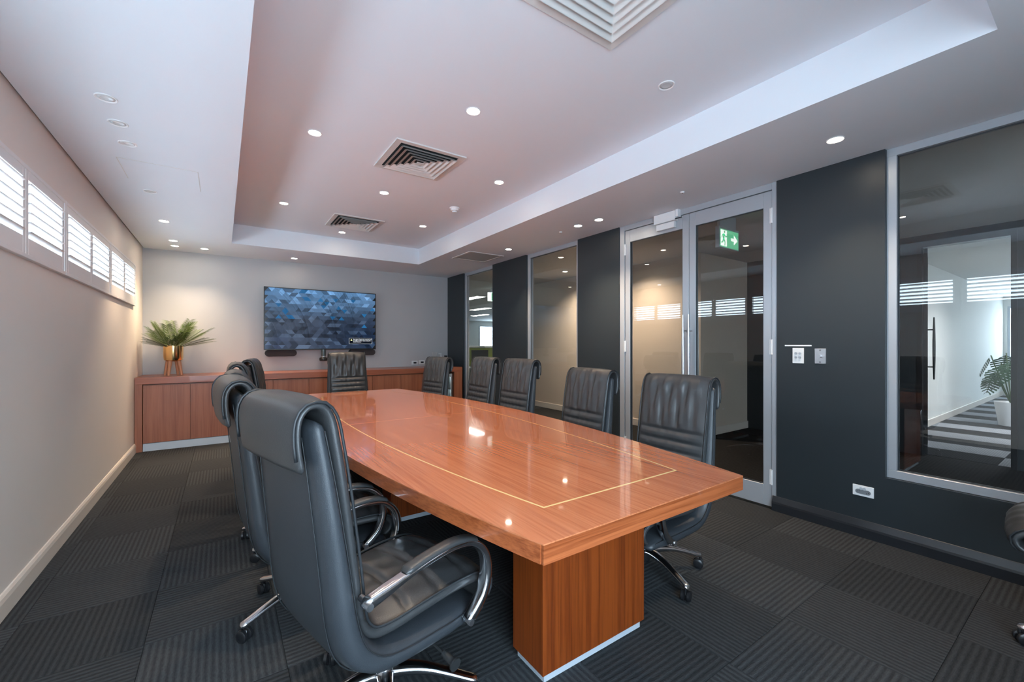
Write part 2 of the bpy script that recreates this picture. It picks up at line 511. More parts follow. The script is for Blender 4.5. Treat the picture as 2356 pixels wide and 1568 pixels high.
def door_leaf(nm, y0, y1, hinge_y, handle_y):
    d = structure(empty(nm))
    x0, x1 = XR + .022, XR + .064
    st = .066
    m = MB()
    zt, zb = 2.541, .012
    m.box(x0, x1, y0, y0 + st, zb, zt, .0015, 1)
    m.box(x0, x1, y1 - st, y1, zb, zt, .0015, 1)
    m.box(x0, x1, y0 + st, y1 - st, 2.415, zt, .0015, 1)
    m.box(x0, x1, y0 + st, y1 - st, zb, .178, .0015, 1)
    m.build('door_rails', M_alu, d)
    MB().box(x0 + .018, x0 + .024, y0 + st - .008, y1 - st + .008, .17, 2.423).build('pane', M_tint, d)
    gk = MB(); q = .006; a, b, c, e = y0 + st, y1 - st, .178, 2.415
    gk.box(x0 + .008, x0 + .018, a, b, e - q, e); gk.box(x0 + .008, x0 + .018, a, b, c, c + q)
    gk.box(x0 + .008, x0 + .018, a, a + q, c, e); gk.box(x0 + .008, x0 + .018, b - q, b, c, e)
    gk.build('gasket', M_aluD, d)
    for sx in (-1, 1):
        xx = x0 - .05 if sx < 0 else x1 + .05
        h = MB()
        h.tube([(xx, handle_y, .75 + (1.59 - .75) * k / 10) for k in range(11)], [.006 + .009 * sin(pi * (.08 + .84 * k / 10)) for k in range(11)], 12)
        for z in (.90, 1.44):
            h.cyl((xx, handle_y, z), (x0 if sx < 0 else x1, handle_y, z), .007, n=10)
        h.build('handle', M_steel, d, True)
    for z in (.19, 1.23, 2.28):
        h = MB()
        h.box(x0 - .006, x0, hinge_y - .018, hinge_y - .002, z, z + .12, .001, 1)
        h.box(x0 - .006, x0, hinge_y + .002, hinge_y + .018, z, z + .12, .001, 1)
        h.cyl((x0 - .008, hinge_y, z), (x0 - .008, hinge_y, z + .12), .007, n=10)
        h.build('hinge', M_white, d)
    return d
door_leaf('door_1', 1.591, 2.316, 1.589, 2.29)
door_leaf('door_2', 2.320, 3.079, 3.081, 2.348)
ct = tag(empty('door_closer', (XR, 2.45, 2.56)), 'small white door closer box above the double glass doors', 'door closer')
MB().box(-.035, .021, -.02, .22, -.055, .035, .003).build('housing', M_white, ct)
MB().box(-.03, .021, -.05, -.022, -.03, .055, .002).build('bracket', M_white, ct)
MB().box(-.02, .021, .0, .20, -.12, -.06, .002).build('mounting_plate', M_white, ct)
MB().box(-.032, -.024, -.09, .02, -.052, -.044).build('closer_arm', M_black, ct)

# ---------------------------------------------------------------- ceiling fittings
def ring_mesh(r0, r1, h):
    m = MB()
    m.lathe([(r0, 0), (r1 - .003, -h), (r1, -h * .6), (r1, .001), (r0, .001), (r0, 0)], 28, cap=False)
    return m.mesh('trim_ring', True, R(50))
rim_me = ring_mesh(.036, .047, .005); rim_me.materials.append(M_rim)
lit_me = MB().lathe([(.0, .0012), (.037, .0012), (.037, -.0012), (0, -.0012)], 24, cap=False).mesh('lamp_face'); lit_me.materials.append(M_lamp)
off_me = MB().lathe([(.0, .0012), (.037, .0012), (.037, .0), (.024, -.001), (.02, .0006), (0, -.0005)], 24, cap=False).mesh('lamp_face', True); off_me.materials.append(M_lampoff)

def downlight(x, y, z, lit, label, group, energy=0, col=(1, .76, .52), spot=92, blend=.85):
    e = tag(empty('downlight', (x, y, z)), label, 'downlight', group)
    link('trim_ring', rim_me, None, e)
    link('lamp_face', lit_me if lit else off_me, None, e, (0, 0, -.001))
    if lit:
        d = bpy.data.lights.new('downlight_beam', 'SPOT')
        d.energy = energy; d.color = col; d.spot_size = R(spot); d.spot_blend = blend; d.shadow_soft_size = .035
        o = bpy.data.objects.new('downlight_beam', d); C.objects.link(o); o.parent = e; o.location = (0, 0, -.012)
    return e
ET, EW = 31, 40
for x, y, on in ((.555, 3.335, 1), (.554, 5.189, 1), (.555, 1.52, 1), (2.154, 5.172, 1), (2.166, 3.361, 1)):
    downlight(x, y, ZT, on, 'lit tray downlight on the %s side, level with %s' % ('shutter' if x < 1 else 'door', 'the middle air diffuser' if abs(y - 3.35) < .1 else ('the air diffuser nearest the television' if y > 5 else 'the large air diffuser')), 'lit downlights along the tray sides', ET)
for x, y, on in ((1.365, 2.431, 1), (1.355, 4.253, 1), (1.357, 6.082, 1)):
    downlight(x, y, ZT, on, 'lit tray downlight on the centre line, ' + ('between the large and the middle air diffusers' if y < 3 else ('between the middle and the television-end diffusers' if y < 5 else 'closest to the television')), 'lit downlights down the tray centre', ET)
downlight(2.175, 1.539, ZT, 0, 'unlit white gimbal downlight in the raised ceiling tray beside the big diffuser', None)
for y, lab in ((3.018, 'unlit downlight above the shutters, of three the one farthest from the hatch'), (3.323, 'unlit downlight above the shutters, the middle one of three in a row'), (3.626, 'unlit downlight above the shutters, of three the one beside the hatch'), (4.653, 'lone unlit downlight above the shutters between the ceiling hatch and the lit downlights')):
    downlight(-.50, y, ZC, 0, lab, 'unlit downlights over the shutters')
for x, y, lab in ((-.50, 5.685, 'lit downlight in the low ceiling above the shutter nearest the palm end'), (-.5, 6.688, 'lit downlight in the low ceiling above the corner with the palm'), (-.51, 7.032, 'lit downlight close to the grey wall above the gold palm pot'), (-.193, 7.026, 'lit downlight close to the grey wall between the palm and the television'), (.891, 7.045, 'lit downlight close to the grey wall above the television')):
    downlight(x, y, ZC, 1, lab, 'lit downlights along the grey wall' if y > 6.9 else 'lit downlights over the shutters', EW * (.6 if y > 6.9 else .85))
for x, y, lab in ((3.182, 1.027, 'lit downlight washing the charcoal panel with the light switches'), (3.187, 3.359, 'lit downlight before the charcoal panel beside the double doors'), (3.209, 3.073, 'lit downlight before the hinge side of the double doors'), (3.196, 4.722, 'lit downlight beside the flat ceiling return grille')):
    downlight(x, y, ZC, 1, lab, 'lit downlights along the glazed partition', EW)
for x, y in ((3.205, 2.112), (3.195, 3.654)):
    e = tag(empty('ceiling_sensor', (x, y, ZC)), 'tiny round sensor in the low ceiling above the double doors' if y < 3 else 'tiny round sensor in the low ceiling above the glazed pane', 'sensor')
    MB().lathe([(0, -.012), (.012, -.012), (.018, -.004), (.018, .001), (0, .001)], 16, cap=False).build('sensor_dome', M_rim, e, True)
    MB().cyl((0, 0, -.014), (0, 0, -.010), .006, n=10).build('sensor_lens', M_black, e)

def diffuser(x, y, size, label):
    e = tag(empty('air_diffuser', (x, y, ZT)), label, 'air diffuser', 'square air diffusers in the tray')
    h = size / 2
    def sq(r, z): return [Vector((-r, -r, z)), Vector((r, -r, z)), Vector((r, r, z)), Vector((-r, r, z))]
    m = MB(); m.loft([sq(h - .05, -.006), sq(h, -.010), sq(h, .0), sq(h - .05, .0)], False)
    bmf = m
    m.build('border', M_grille, e)
    MB().box(-h + .045, h - .045, -h + .045, h - .045, -.001, .0).build('duct_throat', M_duct, e)
    k = 0
    r = h - .055
    while r > .05:
        m = MB(); m.loft([sq(r, -.026), sq(r - .030, -.004), sq(r - .034, -.006), sq(r - .005, -.028)], False)
        m.build('vane', M_grille, e)
        r -= .042; k += 1
    MB().box(-r, r, -r, r, -.026, -.022).build('centre_plate', M_grille, e)
diffuser(1.365, 3.355, .585, 'square louvred air diffuser between two lit downlights of the tray centre line')
diffuser(1.38, 5.52, .585, 'square louvred air diffuser at the television end of the tray')
diffuser(1.375, 1.22, .585, 'large square louvred air diffuser beside the unlit gimbal downlight')

e = tag(empty('smoke_detector', (2.16, 4.277, ZT)), 'white domed smoke detector on the ceiling tray', 'smoke detector')
MB().lathe([(0, -.012), (.052, -.012), (.055, -.004), (.055, 0), (0, 0)], 24, cap=False).build('detector_base', M_white, e, True)
MB().lathe([(0, -.052), (.022, -.052), (.026, -.046), (.026, -.038), (.042, -.034), (.046, -.012), (0, -.012)], 24, cap=False).build('detector_dome', M_white, e, True)

e = tag(empty('return_air_grille', (3.10, 5.39, ZC)), 'flat square return air grille in the low ceiling by the glazing', 'air grille')
m = MB()
for (a, b, c, d) in ((-.28, .28, -.28, -.245), (-.28, .28, .245, .28), (-.28, -.245, -.245, .245), (.245, .28, -.245, .245)):
    m.box(a, b, c, d, -.008, -.0002)
m.build('border', M_grille, e)
M_grl = paint('grille_face', (.48, .49, .47), .6, .04)
MB().box(-.243, .243, -.243, .243, -.004, -.0003).build('grille_face', M_grl, e)

# ---------------------------------------------------------------- boardroom table
tb = tag(empty('boardroom_table', (1.287, 3.07, 0)), 'long boat-shaped glossy red-brown veneer boardroom table with pale inlay', 'table')
def half(y, e, b, L): return e + b * (1 - (y / L) ** 2)
def outline(e, b, L, n=28):
    r = [(half(-L + 2 * L * k / n, e, b, L), -L + 2 * L * k / n) for k in range(n + 1)]
    return r + [(-x, y) for x, y in r[::-1]]
L = 2.15
o1 = outline(.546, .262, L)
# top slab as two halves meeting at the joint
def half_out(sgn):
    ys_ = [L * k / 14 for k in range(15)]
    r = [(half(y, .546, .262, L), sgn * max(y, .0006)) for y in ys_]
    return r + [(-x, y) for x, y in r[::-1]]
for sg in (-1, 1):
    MB().prism(half_out(sg), .746, .750).build('top_panel', M_tabT, tb)
MB().box(-.806, .806, -.0022, .0022, .7455, .7502).build('joint_strip', paint('joint_line', (.70, .33, .17), .25, .05, coat=.8, coat_rough=.05), tb)
# edge band in straight laminated layers
n = 28
for sg in (1, -1):
    m = MB()
    oo = [(half(y_, .546, .262, L) * sg, y_) for y_ in [max(-L + .012, min(L - .012, -L + 2 * L * k / n)) for k in range(n + 1)]]
    ii = [(x - .05 * sg, y) for x, y in oo]
    m.loft([[Vector((a[0], a[1], .690)), Vector((a[0], a[1], .746)), Vector((b[0], b[1], .746)), Vector((b[0], b[1], .690))] for a, b in zip(oo, ii)])
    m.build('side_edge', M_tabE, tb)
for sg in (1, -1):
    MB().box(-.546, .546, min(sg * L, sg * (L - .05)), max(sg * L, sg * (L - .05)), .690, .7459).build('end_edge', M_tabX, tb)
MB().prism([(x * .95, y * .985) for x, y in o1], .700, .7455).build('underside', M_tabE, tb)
# inlay line
Li = 1.945
io = outline(.380, .182, Li); ii = [(x * (1 - .007 / abs(x)), y * (1 - .008 / Li)) for x, y in io]
m = MB()
A = [m.bm.verts.new((x, y, .7504)) for x, y in io]; B = [m.bm.verts.new((x, y, .7504)) for x, y in ii]
D = [m.bm.verts.new((x, y, .7490)) for x, y in io]
for k in range(len(A)):
    q = (k + 1) % len(A)
    m.bm.faces.new((A[k], A[q], B[q], B[k])); m.bm.faces.new((D[k], D[q], A[q], A[k]))
m.build('inlay', M_inlay, tb)
for y0, y1 in ((-1.81, -1.61), (-.05, .15), (1.5, 1.70)):
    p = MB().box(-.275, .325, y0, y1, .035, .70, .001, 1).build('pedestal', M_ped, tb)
    MB().box(-.26, .31, y0 + .012, y1 - .012, 0, .035).build('plinth', M_sil, p)

# ---------------------------------------------------------------- chairs
def frames(pts):
    out = []
    for i, p in enumerate(pts):
        t = (pts[min(i + 1, len(pts) - 1)] - pts[max(i - 1, 0)]).normalized()
        out.append((p, t, Vector((t.y, -t.x))))       # (x,z) plane, normal towards the sitter
    return out

def sweep(path, npts, width, thick, nsec=36, p=3.2, front=None, endr=.5):
    """rounded-rectangle section swept along an (x, z) path"""
    pts, Ln = resample(catmull(path, 240), npts)
    rings = []
    wt, ht = width(.5, pts[npts // 2]), thick(.5, pts[npts // 2])
    dense = []
    for j in range(721):
        a = 2 * pi * j / 720
        dense.append((math.copysign(abs(cos(a)) ** (2 / p), cos(a)), math.copysign(abs(sin(a)) ** (2 / p), sin(a))))
    acc = [0]
    for q0, q1 in zip(dense, dense[1:]): acc.append(acc[-1] + math.hypot((q1[0] - q0[0]) * wt, (q1[1] - q0[1]) * ht * 1.6))
    sect, k_ = [], 0
    for j in range(nsec):
        tgt = acc[-1] * (j + .5) / nsec
        while acc[k_ + 1] < tgt: k_ += 1
        f_ = (tgt - acc[k_]) / max(1e-9, acc[k_ + 1] - acc[k_])
        sect.append((dense[k_][0] + (dense[k_ + 1][0] - dense[k_][0]) * f_, dense[k_][1] + (dense[k_ + 1][1] - dense[k_][1]) * f_))
    for i, (c, t, nrm) in enumerate(frames(pts)):
        s = i / (npts - 1) * Ln
        u = s / Ln
        w, h = width(u, c), thick(u, c)
        e = min(s, Ln - s)
        k = 1
        rr = h * endr
        if e < rr: k = math.sqrt(max(.02, 1 - (1 - e / rr) ** 2))
        ring = []
        for cy, sz in sect:
            y = w / 2 * cy * (1 - .5 * (1 - k) * min(1, h / w * 2))
            d = h / 2 * sz * k
            if front and sz > 0: d += front(s, c, y / (w / 2), sz) * k
            q = c + nrm * d
            ring.append(Vector((q.x, y, q.y)))
        rings.append(ring)
    m = MB(); m.loft(rings)
    return m, pts, Ln

pad_path = [(.265, .372), (.296, .395), (.300, .432), (.25, .462), (.13, .468), (0, .458), (-.11, .449), (-.175, .462), (-.210, .52), (-.228, .62), (-.245, .75), (-.266, .91), (-.288, 1.05), (-.304, 1.13), (-.330, 1.165), (-.366, 1.165), (-.390, 1.132), (-.393, 1.07), (-.382, .99)]
def interp(tab, v):
    if v <= tab[0][0]: return tab[0][1]
    for (a, b), (c, d) in zip(tab, tab[1:]):
        if v <= c: return b + (d - b) * (v - a) / (c - a)
    return tab[-1][1]
def on_flap(c): return c.x < -.40 and c.y > .9
def pad_w(u, c):
    if u < .42: return interp([(-.2, .445), (.1, .475), (.3, .485)], c.x)
    return interp([(.45, .455), (.7, .468), (1.0, .47), (1.15, .468)], c.y)
def pad_t(u, c):
    if u > .86: return .030
    return interp([(0, .034), (.1, .055), (.35, .055), (.42, .04), (.5, .05), (.8, .045), (.86, .034)], u)
grooves_z = [.845, .785, .725, .665, .605]
grooves_x = [.20, .075, -.05]
def pad_front(s, c, yy, sz):
    edge = max(0, 1 - abs(yy) ** 4)
    d = 0
    if c.x > -.175 and c.y < .5:                                    # seat
        gd = min(abs(c.x - gx - .03 * (1 - yy * yy)) for gx in grooves_x)
        d = .012 * edge - .016 * math.exp(-(gd / .010) ** 2) * edge
        d += .0016 * sin(yy * 15 + c.x * 30) * edge * sz
    elif c.y < .86 and c.x > -.30:                                 # ribbed lower back
        gd = min(abs(c.y - gz) for gz in grooves_z)
        d = .013 * edge - .020 * math.exp(-(gd / .008) ** 2) * edge
        d += .0018 * sin(yy * 26 + c.y * 9) * edge
    elif c.x > -.335:                                               # smooth upper back with soft upright creases
        f = min(1, (c.y - .85) / .05) * min(1, max(0, (1.165 - c.y) / .06))
        d = .010 * edge + .0085 * f * edge * (sin(yy * 14 + 2.4 * sin(c.y * 9)) + .7 * sin(yy * 27 + 6 * c.y))
    else: d = .004 * edge
    return d * sz
pad, ppts, pl = sweep(pad_path, 150, pad_w, pad_t, 72, 3.4, pad_front)
CH = {}
CH['cushion'] = pad.mesh('cushion', True, None)
shell_path = [(.278, .352), (.19, .362), (.05, .366), (-.09, .372), (-.175, .392), (-.235, .452), (-.265, .55), (-.282, .68), (-.300, .82), (-.320, .97), (-.337, 1.08), (-.345, 1.125)]
def shell_w(u, c):
    if c.y < .45 and c.x > -.22: return interp([(-.2, .53), (.1, .535), (.3, .50)], c.x)
    return interp([(.4, .53), (.6, .53), (.85, .51), (1.1, .478)], c.y)
def shell_t(u, c):
    return interp([(0, .05), (.1, .085), (.3, .085), (.42, .10), (.55, .088), (.8, .070), (1, .052)], u)
shell, spts, sl = sweep(shell_path, 90, shell_w, shell_t, 40, 3.6)
CH['shell'] = shell.mesh('shell', True, None)
# piping along both cushion edges, stitched seams down the rear of the shell
def edge_line(pts, wfun, tfun, n_lo, n_hi, side, kn, ky, step=3):
    fr = frames(pts); out = []
    for i in range(n_lo, n_hi, step):
        c, t_, nr = fr[i]; u = i / (len(pts) - 1)
        q = c + nr * (tfun(u, c) / 2 * kn)
        out.append(Vector((q.x, side * wfun(u, c) / 2 * ky, q.y)))
    return out
CH['piping'] = MB().tube(edge_line(ppts, pad_w, pad_t, 3, 147, 1, .78, .985, 2), .0048, 6).mesh('piping', True, None)
CH['seam'] = MB().tube(edge_line(spts, shell_w, shell_t, 24, 88, 1, -.99, .74, 2), .0022, 5).mesh('seam', True, None)
CH['side_seam'] = MB().tube(edge_line(spts, shell_w, shell_t, 3, 88, 1, .45, 1.0, 2), .0020, 5).mesh('side_seam', True, None)
# arms
arm_path = [(-.245, .602), (-.18, .616), (-.09, .637), (.0, .652), (.09, .656), (.17, .640), (.225, .590), (.242, .52), (.222, .445), (.175, .390), (.14, .368)]
def arm_w(u, c): return interp([(0, .034), (.1, .040), (.5, .044), (.8, .050), (1, .040)], u)
def arm_t(u, c): return interp([(0, .036), (.08, .032), (.2, .020), (.45, .018), (.6, .026), (.8, .026), (.92, .032), (1, .034)], u)
m, apts, al = sweep(arm_path, 54, arm_w, arm_t, 20, 4.0)
CH['arm'] = m.mesh('arm', True, R(50))
arm_pad_path = [(-.11, .646), (-.04, .659), (.03, .667), (.09, .669), (.15, .660), (.19, .642)]
m, _, _ = sweep(arm_pad_path, 26, lambda u, c: .046, lambda u, c: .020, 18, 3.0)
CH['arm_pad'] = m.mesh('arm_pad', True, R(50))
CH['bolt'] = MB().cyl((0, 0, 0), (0, .025, 0), .011, n=14).mesh('bolt', True, R(40))
CH['arm_bracket'] = MB().cyl((0, -.04, 0), (0, 0, 0), .010, n=10).mesh('arm_bracket', True, R(40))
# base
m = MB(); m.lathe([(0, .055), (.030, .055), (.036, .075), (.046, .105), (.044, .135), (.034, .165), (.030, .215), (.0, .215)], 28, cap=False)
CH['hub'] = m.mesh('hub', True, R(60))
m = MB(); m.lathe([(0, .20), (.034, .20), (.034, .255), (.024, .26), (.024, .33), (0, .33)], 24, cap=False)
CH['gas_column'] = m.mesh('gas_column', True, R(40))
leg_path = [(.015, .112), (.08, .122), (.16, .118), (.24, .100), (.30, .082), (.345, .070)]
m, _, _ = sweep(leg_path[::-1], 28, lambda u, c: interp([(0, .036), (.08, .040), (.5, .046), (1, .062)], u), lambda u, c: interp([(0, .022), (.4, .026), (1, .05)], u), 18, 2.6)
CH['leg'] = m.mesh('leg', True, None)
m = MB()
for sy in (-1, 1):
    m.xf(Matrix())
    w2 = MB(); w2.lathe([(0, -.009), (.022, -.009), (.0275, -.005), (.0275, .006), (.024, .009), (.010, .010), (0, .010)], 22, cap=False)
    w2.xf(Matrix.Translation((0, sy * .0145, .0275)) @ Matrix.Rotation(-sy * pi / 2, 4, 'X'))
    tmp = w2.mesh('t', True); m.bm.from_mesh(tmp); bpy.data.meshes.remove(tmp)
m.box(-.016, .016, -.0055, .0055, .010, .052, .003, 1)
m.cyl((.012, 0, .045), (.012, 0, .075), .007, n=10)
CH['caster'] = m.mesh('caster', True, R(40))
m = MB(); m.box(-.10, .11, -.08, .08, .300, .338, .008, 2); m.box(-.16, .17, -.11, .11, .334, .342, .003, 1); m.cyl((.08, -.05, .30), (.08, -.05, .27), .018, n=12)
CH['mechanism'] = m.mesh('mechanism', True, R(35))
m = MB(); m.tube([(.05, -.06, .312), (.06, -.18, .306), (.065, -.27, .292)], .0045, 8)
m.cyl((.065, -.262, .294), (.067, -.315, .282), .011, .015, 14); m.cyl((.067, -.315, .282), (.067, -.322, .281), .021, n=14)
CH['lever'] = m.mesh('lever', True, R(40))
for k, mt in (('cushion', M_leather), ('shell', M_leatherS), ('piping', M_pipe), ('seam', M_pipe), ('side_seam', M_pipe), ('arm', M_chrome), ('arm_pad', M_leather), ('bolt', M_steel), ('arm_bracket', M_steel), ('hub', M_chrome), ('gas_column', M_black), ('leg', M_chrome), ('caster', M_black), ('mechanism', M_blackm), ('lever', M_blackm)):
    CH[k].materials.append(mt)

def chair(x, y, face, base_rot, dz, label):
    """face: heading of the sitter in degrees; base_rot: turn of the five-star foot; dz: gas lift"""
    e = tag(empty('office_chair', (x, y, 0), R(face)), label, 'chair', 'black leather chairs around the boardroom table')
    up = (0, 0, dz)
    link('shell', CH['shell'], None, e, up).modifiers.clear()
    sh = e.children[-1]
    for sd in (-1, 1):
        link('seam', CH['seam'], None, sh).scale = (1, sd, 1)
        link('side_seam', CH['side_seam'], None, sh).scale = (1, sd, 1)
    cu = link('cushion', CH['cushion'], None, e, up)
    for sd in (-1, 1): link('piping', CH['piping'], None, cu).scale = (1, sd, 1)
    for sd in (-1, 1):
        a = link('arm', CH['arm'], None, e, (0, sd * .286, dz))
        link('arm_pad', CH['arm_pad'], None, a)
        for bx_, bz_ in ((-.234, .605), (.150, .374)):
            link('bolt', CH['bolt'], None, a, (bx_, 0, bz_)).scale = (1, sd, 1)
            link('arm_bracket', CH['arm_bracket'], None, a, (bx_ + .008, 0, bz_)).scale = (1, sd, 1)
    mc = link('mechanism', CH['mechanism'], None, e, up)
    link('lever', CH['lever'], None, mc)
    link('gas_column', CH['gas_column'], None, e, (0, 0, min(dz, .0)))
    link('hub', CH['hub'], None, e)
    for k in range(5):
        a = R(base_rot - face) + 2 * pi * k / 5
        lg = link('leg', CH['leg'], None, e, (0, 0, 0), (0, 0, a))
        link('caster', CH['caster'], None, lg, (.325, 0, 0), (0, 0, random.uniform(-1.4, 1.4)))
    return e

chair(.49, 1.54, 14, 40, -.025, 'black leather swivel chair at the table corner beside the first pedestal, its whole seat showing')
chair(.385, 2.32, 5, 129, -.02, 'black leather swivel chair second along the shutter side of the table')
chair(.41, 3.19, 0, 150, -.04, 'black leather swivel chair third along the shutter side of the table')
chair(.44, 4.03, 0, 160, -.02, 'black leather swivel chair fourth along the shutter side of the table')
chair(.58, 4.95, -10, 120, -.02, 'black leather swivel chair fifth along the shutter side, by the palm end')
chair(2.03, 1.585, 180, -103, -.065, 'black leather swivel chair in front of the double glass doors')
chair(2.09, 2.42, 178, -80, -.065, 'black leather swivel chair in front of the charcoal panel beside the double doors')
chair(2.16, 3.45, 182, -80, -.02, 'black leather swivel chair in front of the full-height pane with a beige wall behind')
chair(2.18, 4.20, 180, -80, -.02, 'black leather swivel chair in front of the second charcoal panel from the grey wall')
chair(2.06, 5.15, 190, -80, -.04, 'black leather swivel chair by the drinks fridge end of the table')
chair(1.40, 5.66, -90, 30, .02, 'black leather swivel chair at the head of the table below the television')
chair(3.075, -.02, 95, 125, .05, 'black leather swivel chair against the wall below the large fixed pane')

# ---------------------------------------------------------------- credenza along the grey wall
YF = 6.77
ct = tag(empty('credenza_counter', (0, 0, 0)), 'red-brown veneer counter top and end panels wrapping the long credenza', 'counter')
MB().box(XL + .004, 3.575, YF, YB - .002, .823, .905, .001, 1).build('worktop', M_credH, ct)
MB().box(XL + .004, -.800, YF, YB - .002, 0, .8229, .001, 1).build('end_panel', M_credV, ct)
MB().box(3.415, 3.575, YF, YB - .002, 0, .8229, .001, 1).build('end_panel', M_credV, ct)
DW = (2.90 + .797) / 8
for k in range(4):
    x0 = -.797 + DW * 2 * k
    e = tag(empty('credenza_cabinet', (x0, YF, 0)), ['red-brown veneer two-door cabinet of the credenza beneath the palm', 'red-brown veneer two-door cabinet of the credenza beneath the near edge of the television', 'red-brown veneer two-door cabinet of the credenza behind the head chair', 'red-brown veneer two-door cabinet of the credenza next to the drinks fridge'][k], 'cabinet', 'cabinets of the long credenza')
    MB().box(.001, 2 * DW - .001, .036, .64, .095, .815).build('carcass', M_credV, e)
    for q in range(2):
        MB().box(DW * q + .002, DW * (q + 1) - .002, .014, .034, .100, .806, .001, 1).build('door', M_credV, e)
tag(MB().box(-.797, 2.90, YF + .02, YF + .05, 0, .094).build('kickboard', M_sil), 'pale silver kickboard running under the credenza doors', 'kickboard')

# drinks fridge in the open bay
e = tag(empty('drinks_fridge', (3.155, YF + .03, 0)), 'glass-door drinks fridge with lit shelves in the end bay of the credenza', 'fridge')
m = MB()
hw = .235
m.box(-hw, hw, .03, .55, .01, .06); m.box(-hw, hw, .03, .55, .76, .80)
m.box(-hw, -hw + .025, .03, .55, .06, .76); m.box(hw - .025, hw, .03, .55, .06, .76)
m.box(-hw + .025, hw - .025, .52, .55, .06, .76)
m.build('body', M_black, e)
m = MB()
m.box(-hw, -hw + .035, 0, .028, .02, .79, .002, 1); m.box(hw - .035, hw, 0, .028, .02, .79, .002, 1)
m.box(-hw + .035, hw - .035, 0, .028, .02, .07, .002, 1); m.box(-hw + .035, hw - .035, 0, .028, .735, .79, .002, 1)
m.build('door_frame', M_steel, e)
MB().box(-hw + .03, hw - .03, .010, .016, .065, .74).build('pane', M_glass, e)
MB().box(-hw + .026, hw - .026, .505, .515, .09, .74).build('lit_liner', emit('fridge_light', (.75, .95, 1.0), .9), e)
for z in (.28, .50):
    MB().box(-hw + .026, hw - .026, .06, .50, z, z + .008).build('shelf', M_white, e)
M_cyan = paint('cyan_pack', (.12, .55, .62), .4, .08)
M_pinkp = paint('white_pack', (.85, .80, .80), .4, .05)
for k, (x, z) in enumerate(((-.12, .508), (-.04, .508), (.05, .508), (.13, .508), (-.12, .288), (-.04, .288), (.05, .288), (.13, .288), (-.1, .062), (0, .062), (.1, .062))):
    b = tag(empty('drink_bottle', (3.155 + x, YF + .03 + .20, z)), 'small white bottle on the upper shelf of the drinks fridge' if z > .5 else ('small cyan bottle on the middle shelf of the drinks fridge' if z > .2 else 'small cyan bottle on the floor of the drinks fridge'), 'bottle', 'bottles in the drinks fridge')
    MB().lathe([(0, 0), (.028, 0), (.03, .01), (.03, .11), (.012, .15), (.012, .165), (0, .165)], 16, cap=False).build('bottle_body', M_pinkp if z > .5 else M_cyan, b, True)
    MB().lathe([(0, .165), (.014, .165), (.014, .185), (0, .185)], 14, cap=False).build('cap', M_white, b, True)

# ---------------------------------------------------------------- television, speakers and camera
YTV = 7.30
tv = tag(empty('television', (1.348, YTV, 1.705)), 'large wall-mounted television showing a blue triangle pattern', 'television')
TW, THt = 1.664, .954
MB().box(-TW / 2, TW / 2, .004, .045, -THt / 2, THt / 2, .004, 2).build('casing', M_black, tv)
m = MB(); b = .011
m.box(-TW / 2, TW / 2, -.002, .005, THt / 2 - b, THt / 2); m.box(-TW / 2, TW / 2, -.002, .005, -THt / 2, -THt / 2 + .016)
m.box(-TW / 2, -TW / 2 + b, -.002, .005, -THt / 2 + .016, THt / 2 - b); m.box(TW / 2 - b, TW / 2, -.002, .005, -THt / 2 + .016, THt / 2 - b)
m.build('bezel', M_black, tv)
MB().box(-.3, .3, .045, .123, -.2, .2).build('wall_bracket', M_blackm, tv)
sm, nt, bs = new_mat('screen_picture')
at = nt.nodes.new('ShaderNodeAttribute'); at.attribute_name = 'pic'
setp(bs, col=(.01, .01, .012), rough=.12, estr=.38)
nt.links.new(at.outputs['Color'], bs.inputs['Emission Color'])
sw, sh_ = TW - 2 * b, THt - b - .016
rows, cols = 16, 18
vs, fs, cl = [], [], []
rng = random.Random(11)
def pic_col(u, v):
    """u across, v up (0..1): bright blue band on top, slate in the middle, navy in the lower corner"""
    top = max(0, min(1, (v - .45) / .5))
    base = Vector((.060, .085, .135)).lerp(Vector((.13, .30, .56)), top)
    d = max(0, 1 - math.hypot((u - 1.0) * .9, v - .1) / .75)
    base = base.lerp(Vector((.006, .020, .055)), min(1, d * 1.25))
    d = max(0, 1 - math.hypot((u - .0) * 1.6, v) / .42)
    base = base.lerp(Vector((.012, .025, .07)), d)
    r = rng.random()
    if r < .14: base = base * 1.7 + Vector((.02, .03, .04))
    elif r < .30: base = base * .5
    elif r < .38 and v > .35: base = Vector((.015, .16, .40))
    else: base = base * rng.uniform(.75, 1.25)
    return (*[min(1, c) for c in base], 1)
prevc = None
for r in range(rows):
    for c in range(cols * 2):
        z0, z1 = -.5 + r / rows, -.5 + (r + 1) / rows
        off = (r % 2) * .5
        xa = (c / 2 + off - .5) / cols - .5
        w1 = 1 / cols
        tri = [(xa, z0), (xa + w1, z0), (xa + w1 / 2, z1)] if c % 2 == 0 else [(xa, z1), (xa + w1 / 2 * 1, z0), (xa + w1, z1)]
        if c % 2: tri = [(xa, z1), (xa + w1, z1), (xa + w1 / 2, z0)]
        tri = [(max(-.5, min(.5, x)), z) for x, z in tri]
        u, v = max(0, min(1, xa + .5)), r / rows
        col = prevc if (prevc and rng.random() < .28) else pic_col(u, v)
        prevc = col
        k = len(vs)
        vs += [(x * sw, -.0005, z * sh_ + .0025) for x, z in tri]; fs.append((k, k + 1, k + 2)); cl.append(col)
me = bpy.data.meshes.new('screen'); me.from_pydata(vs, [], fs)
ca = me.color_attributes.new('pic', 'FLOAT_COLOR', 'CORNER')
for f_, c_ in zip(me.polygons, cl):
    for li in f_.loop_indices: ca.data[li].color = c_
me.materials.append(sm)
scr = link('screen', me, None, tv, (0, .0045, 0))
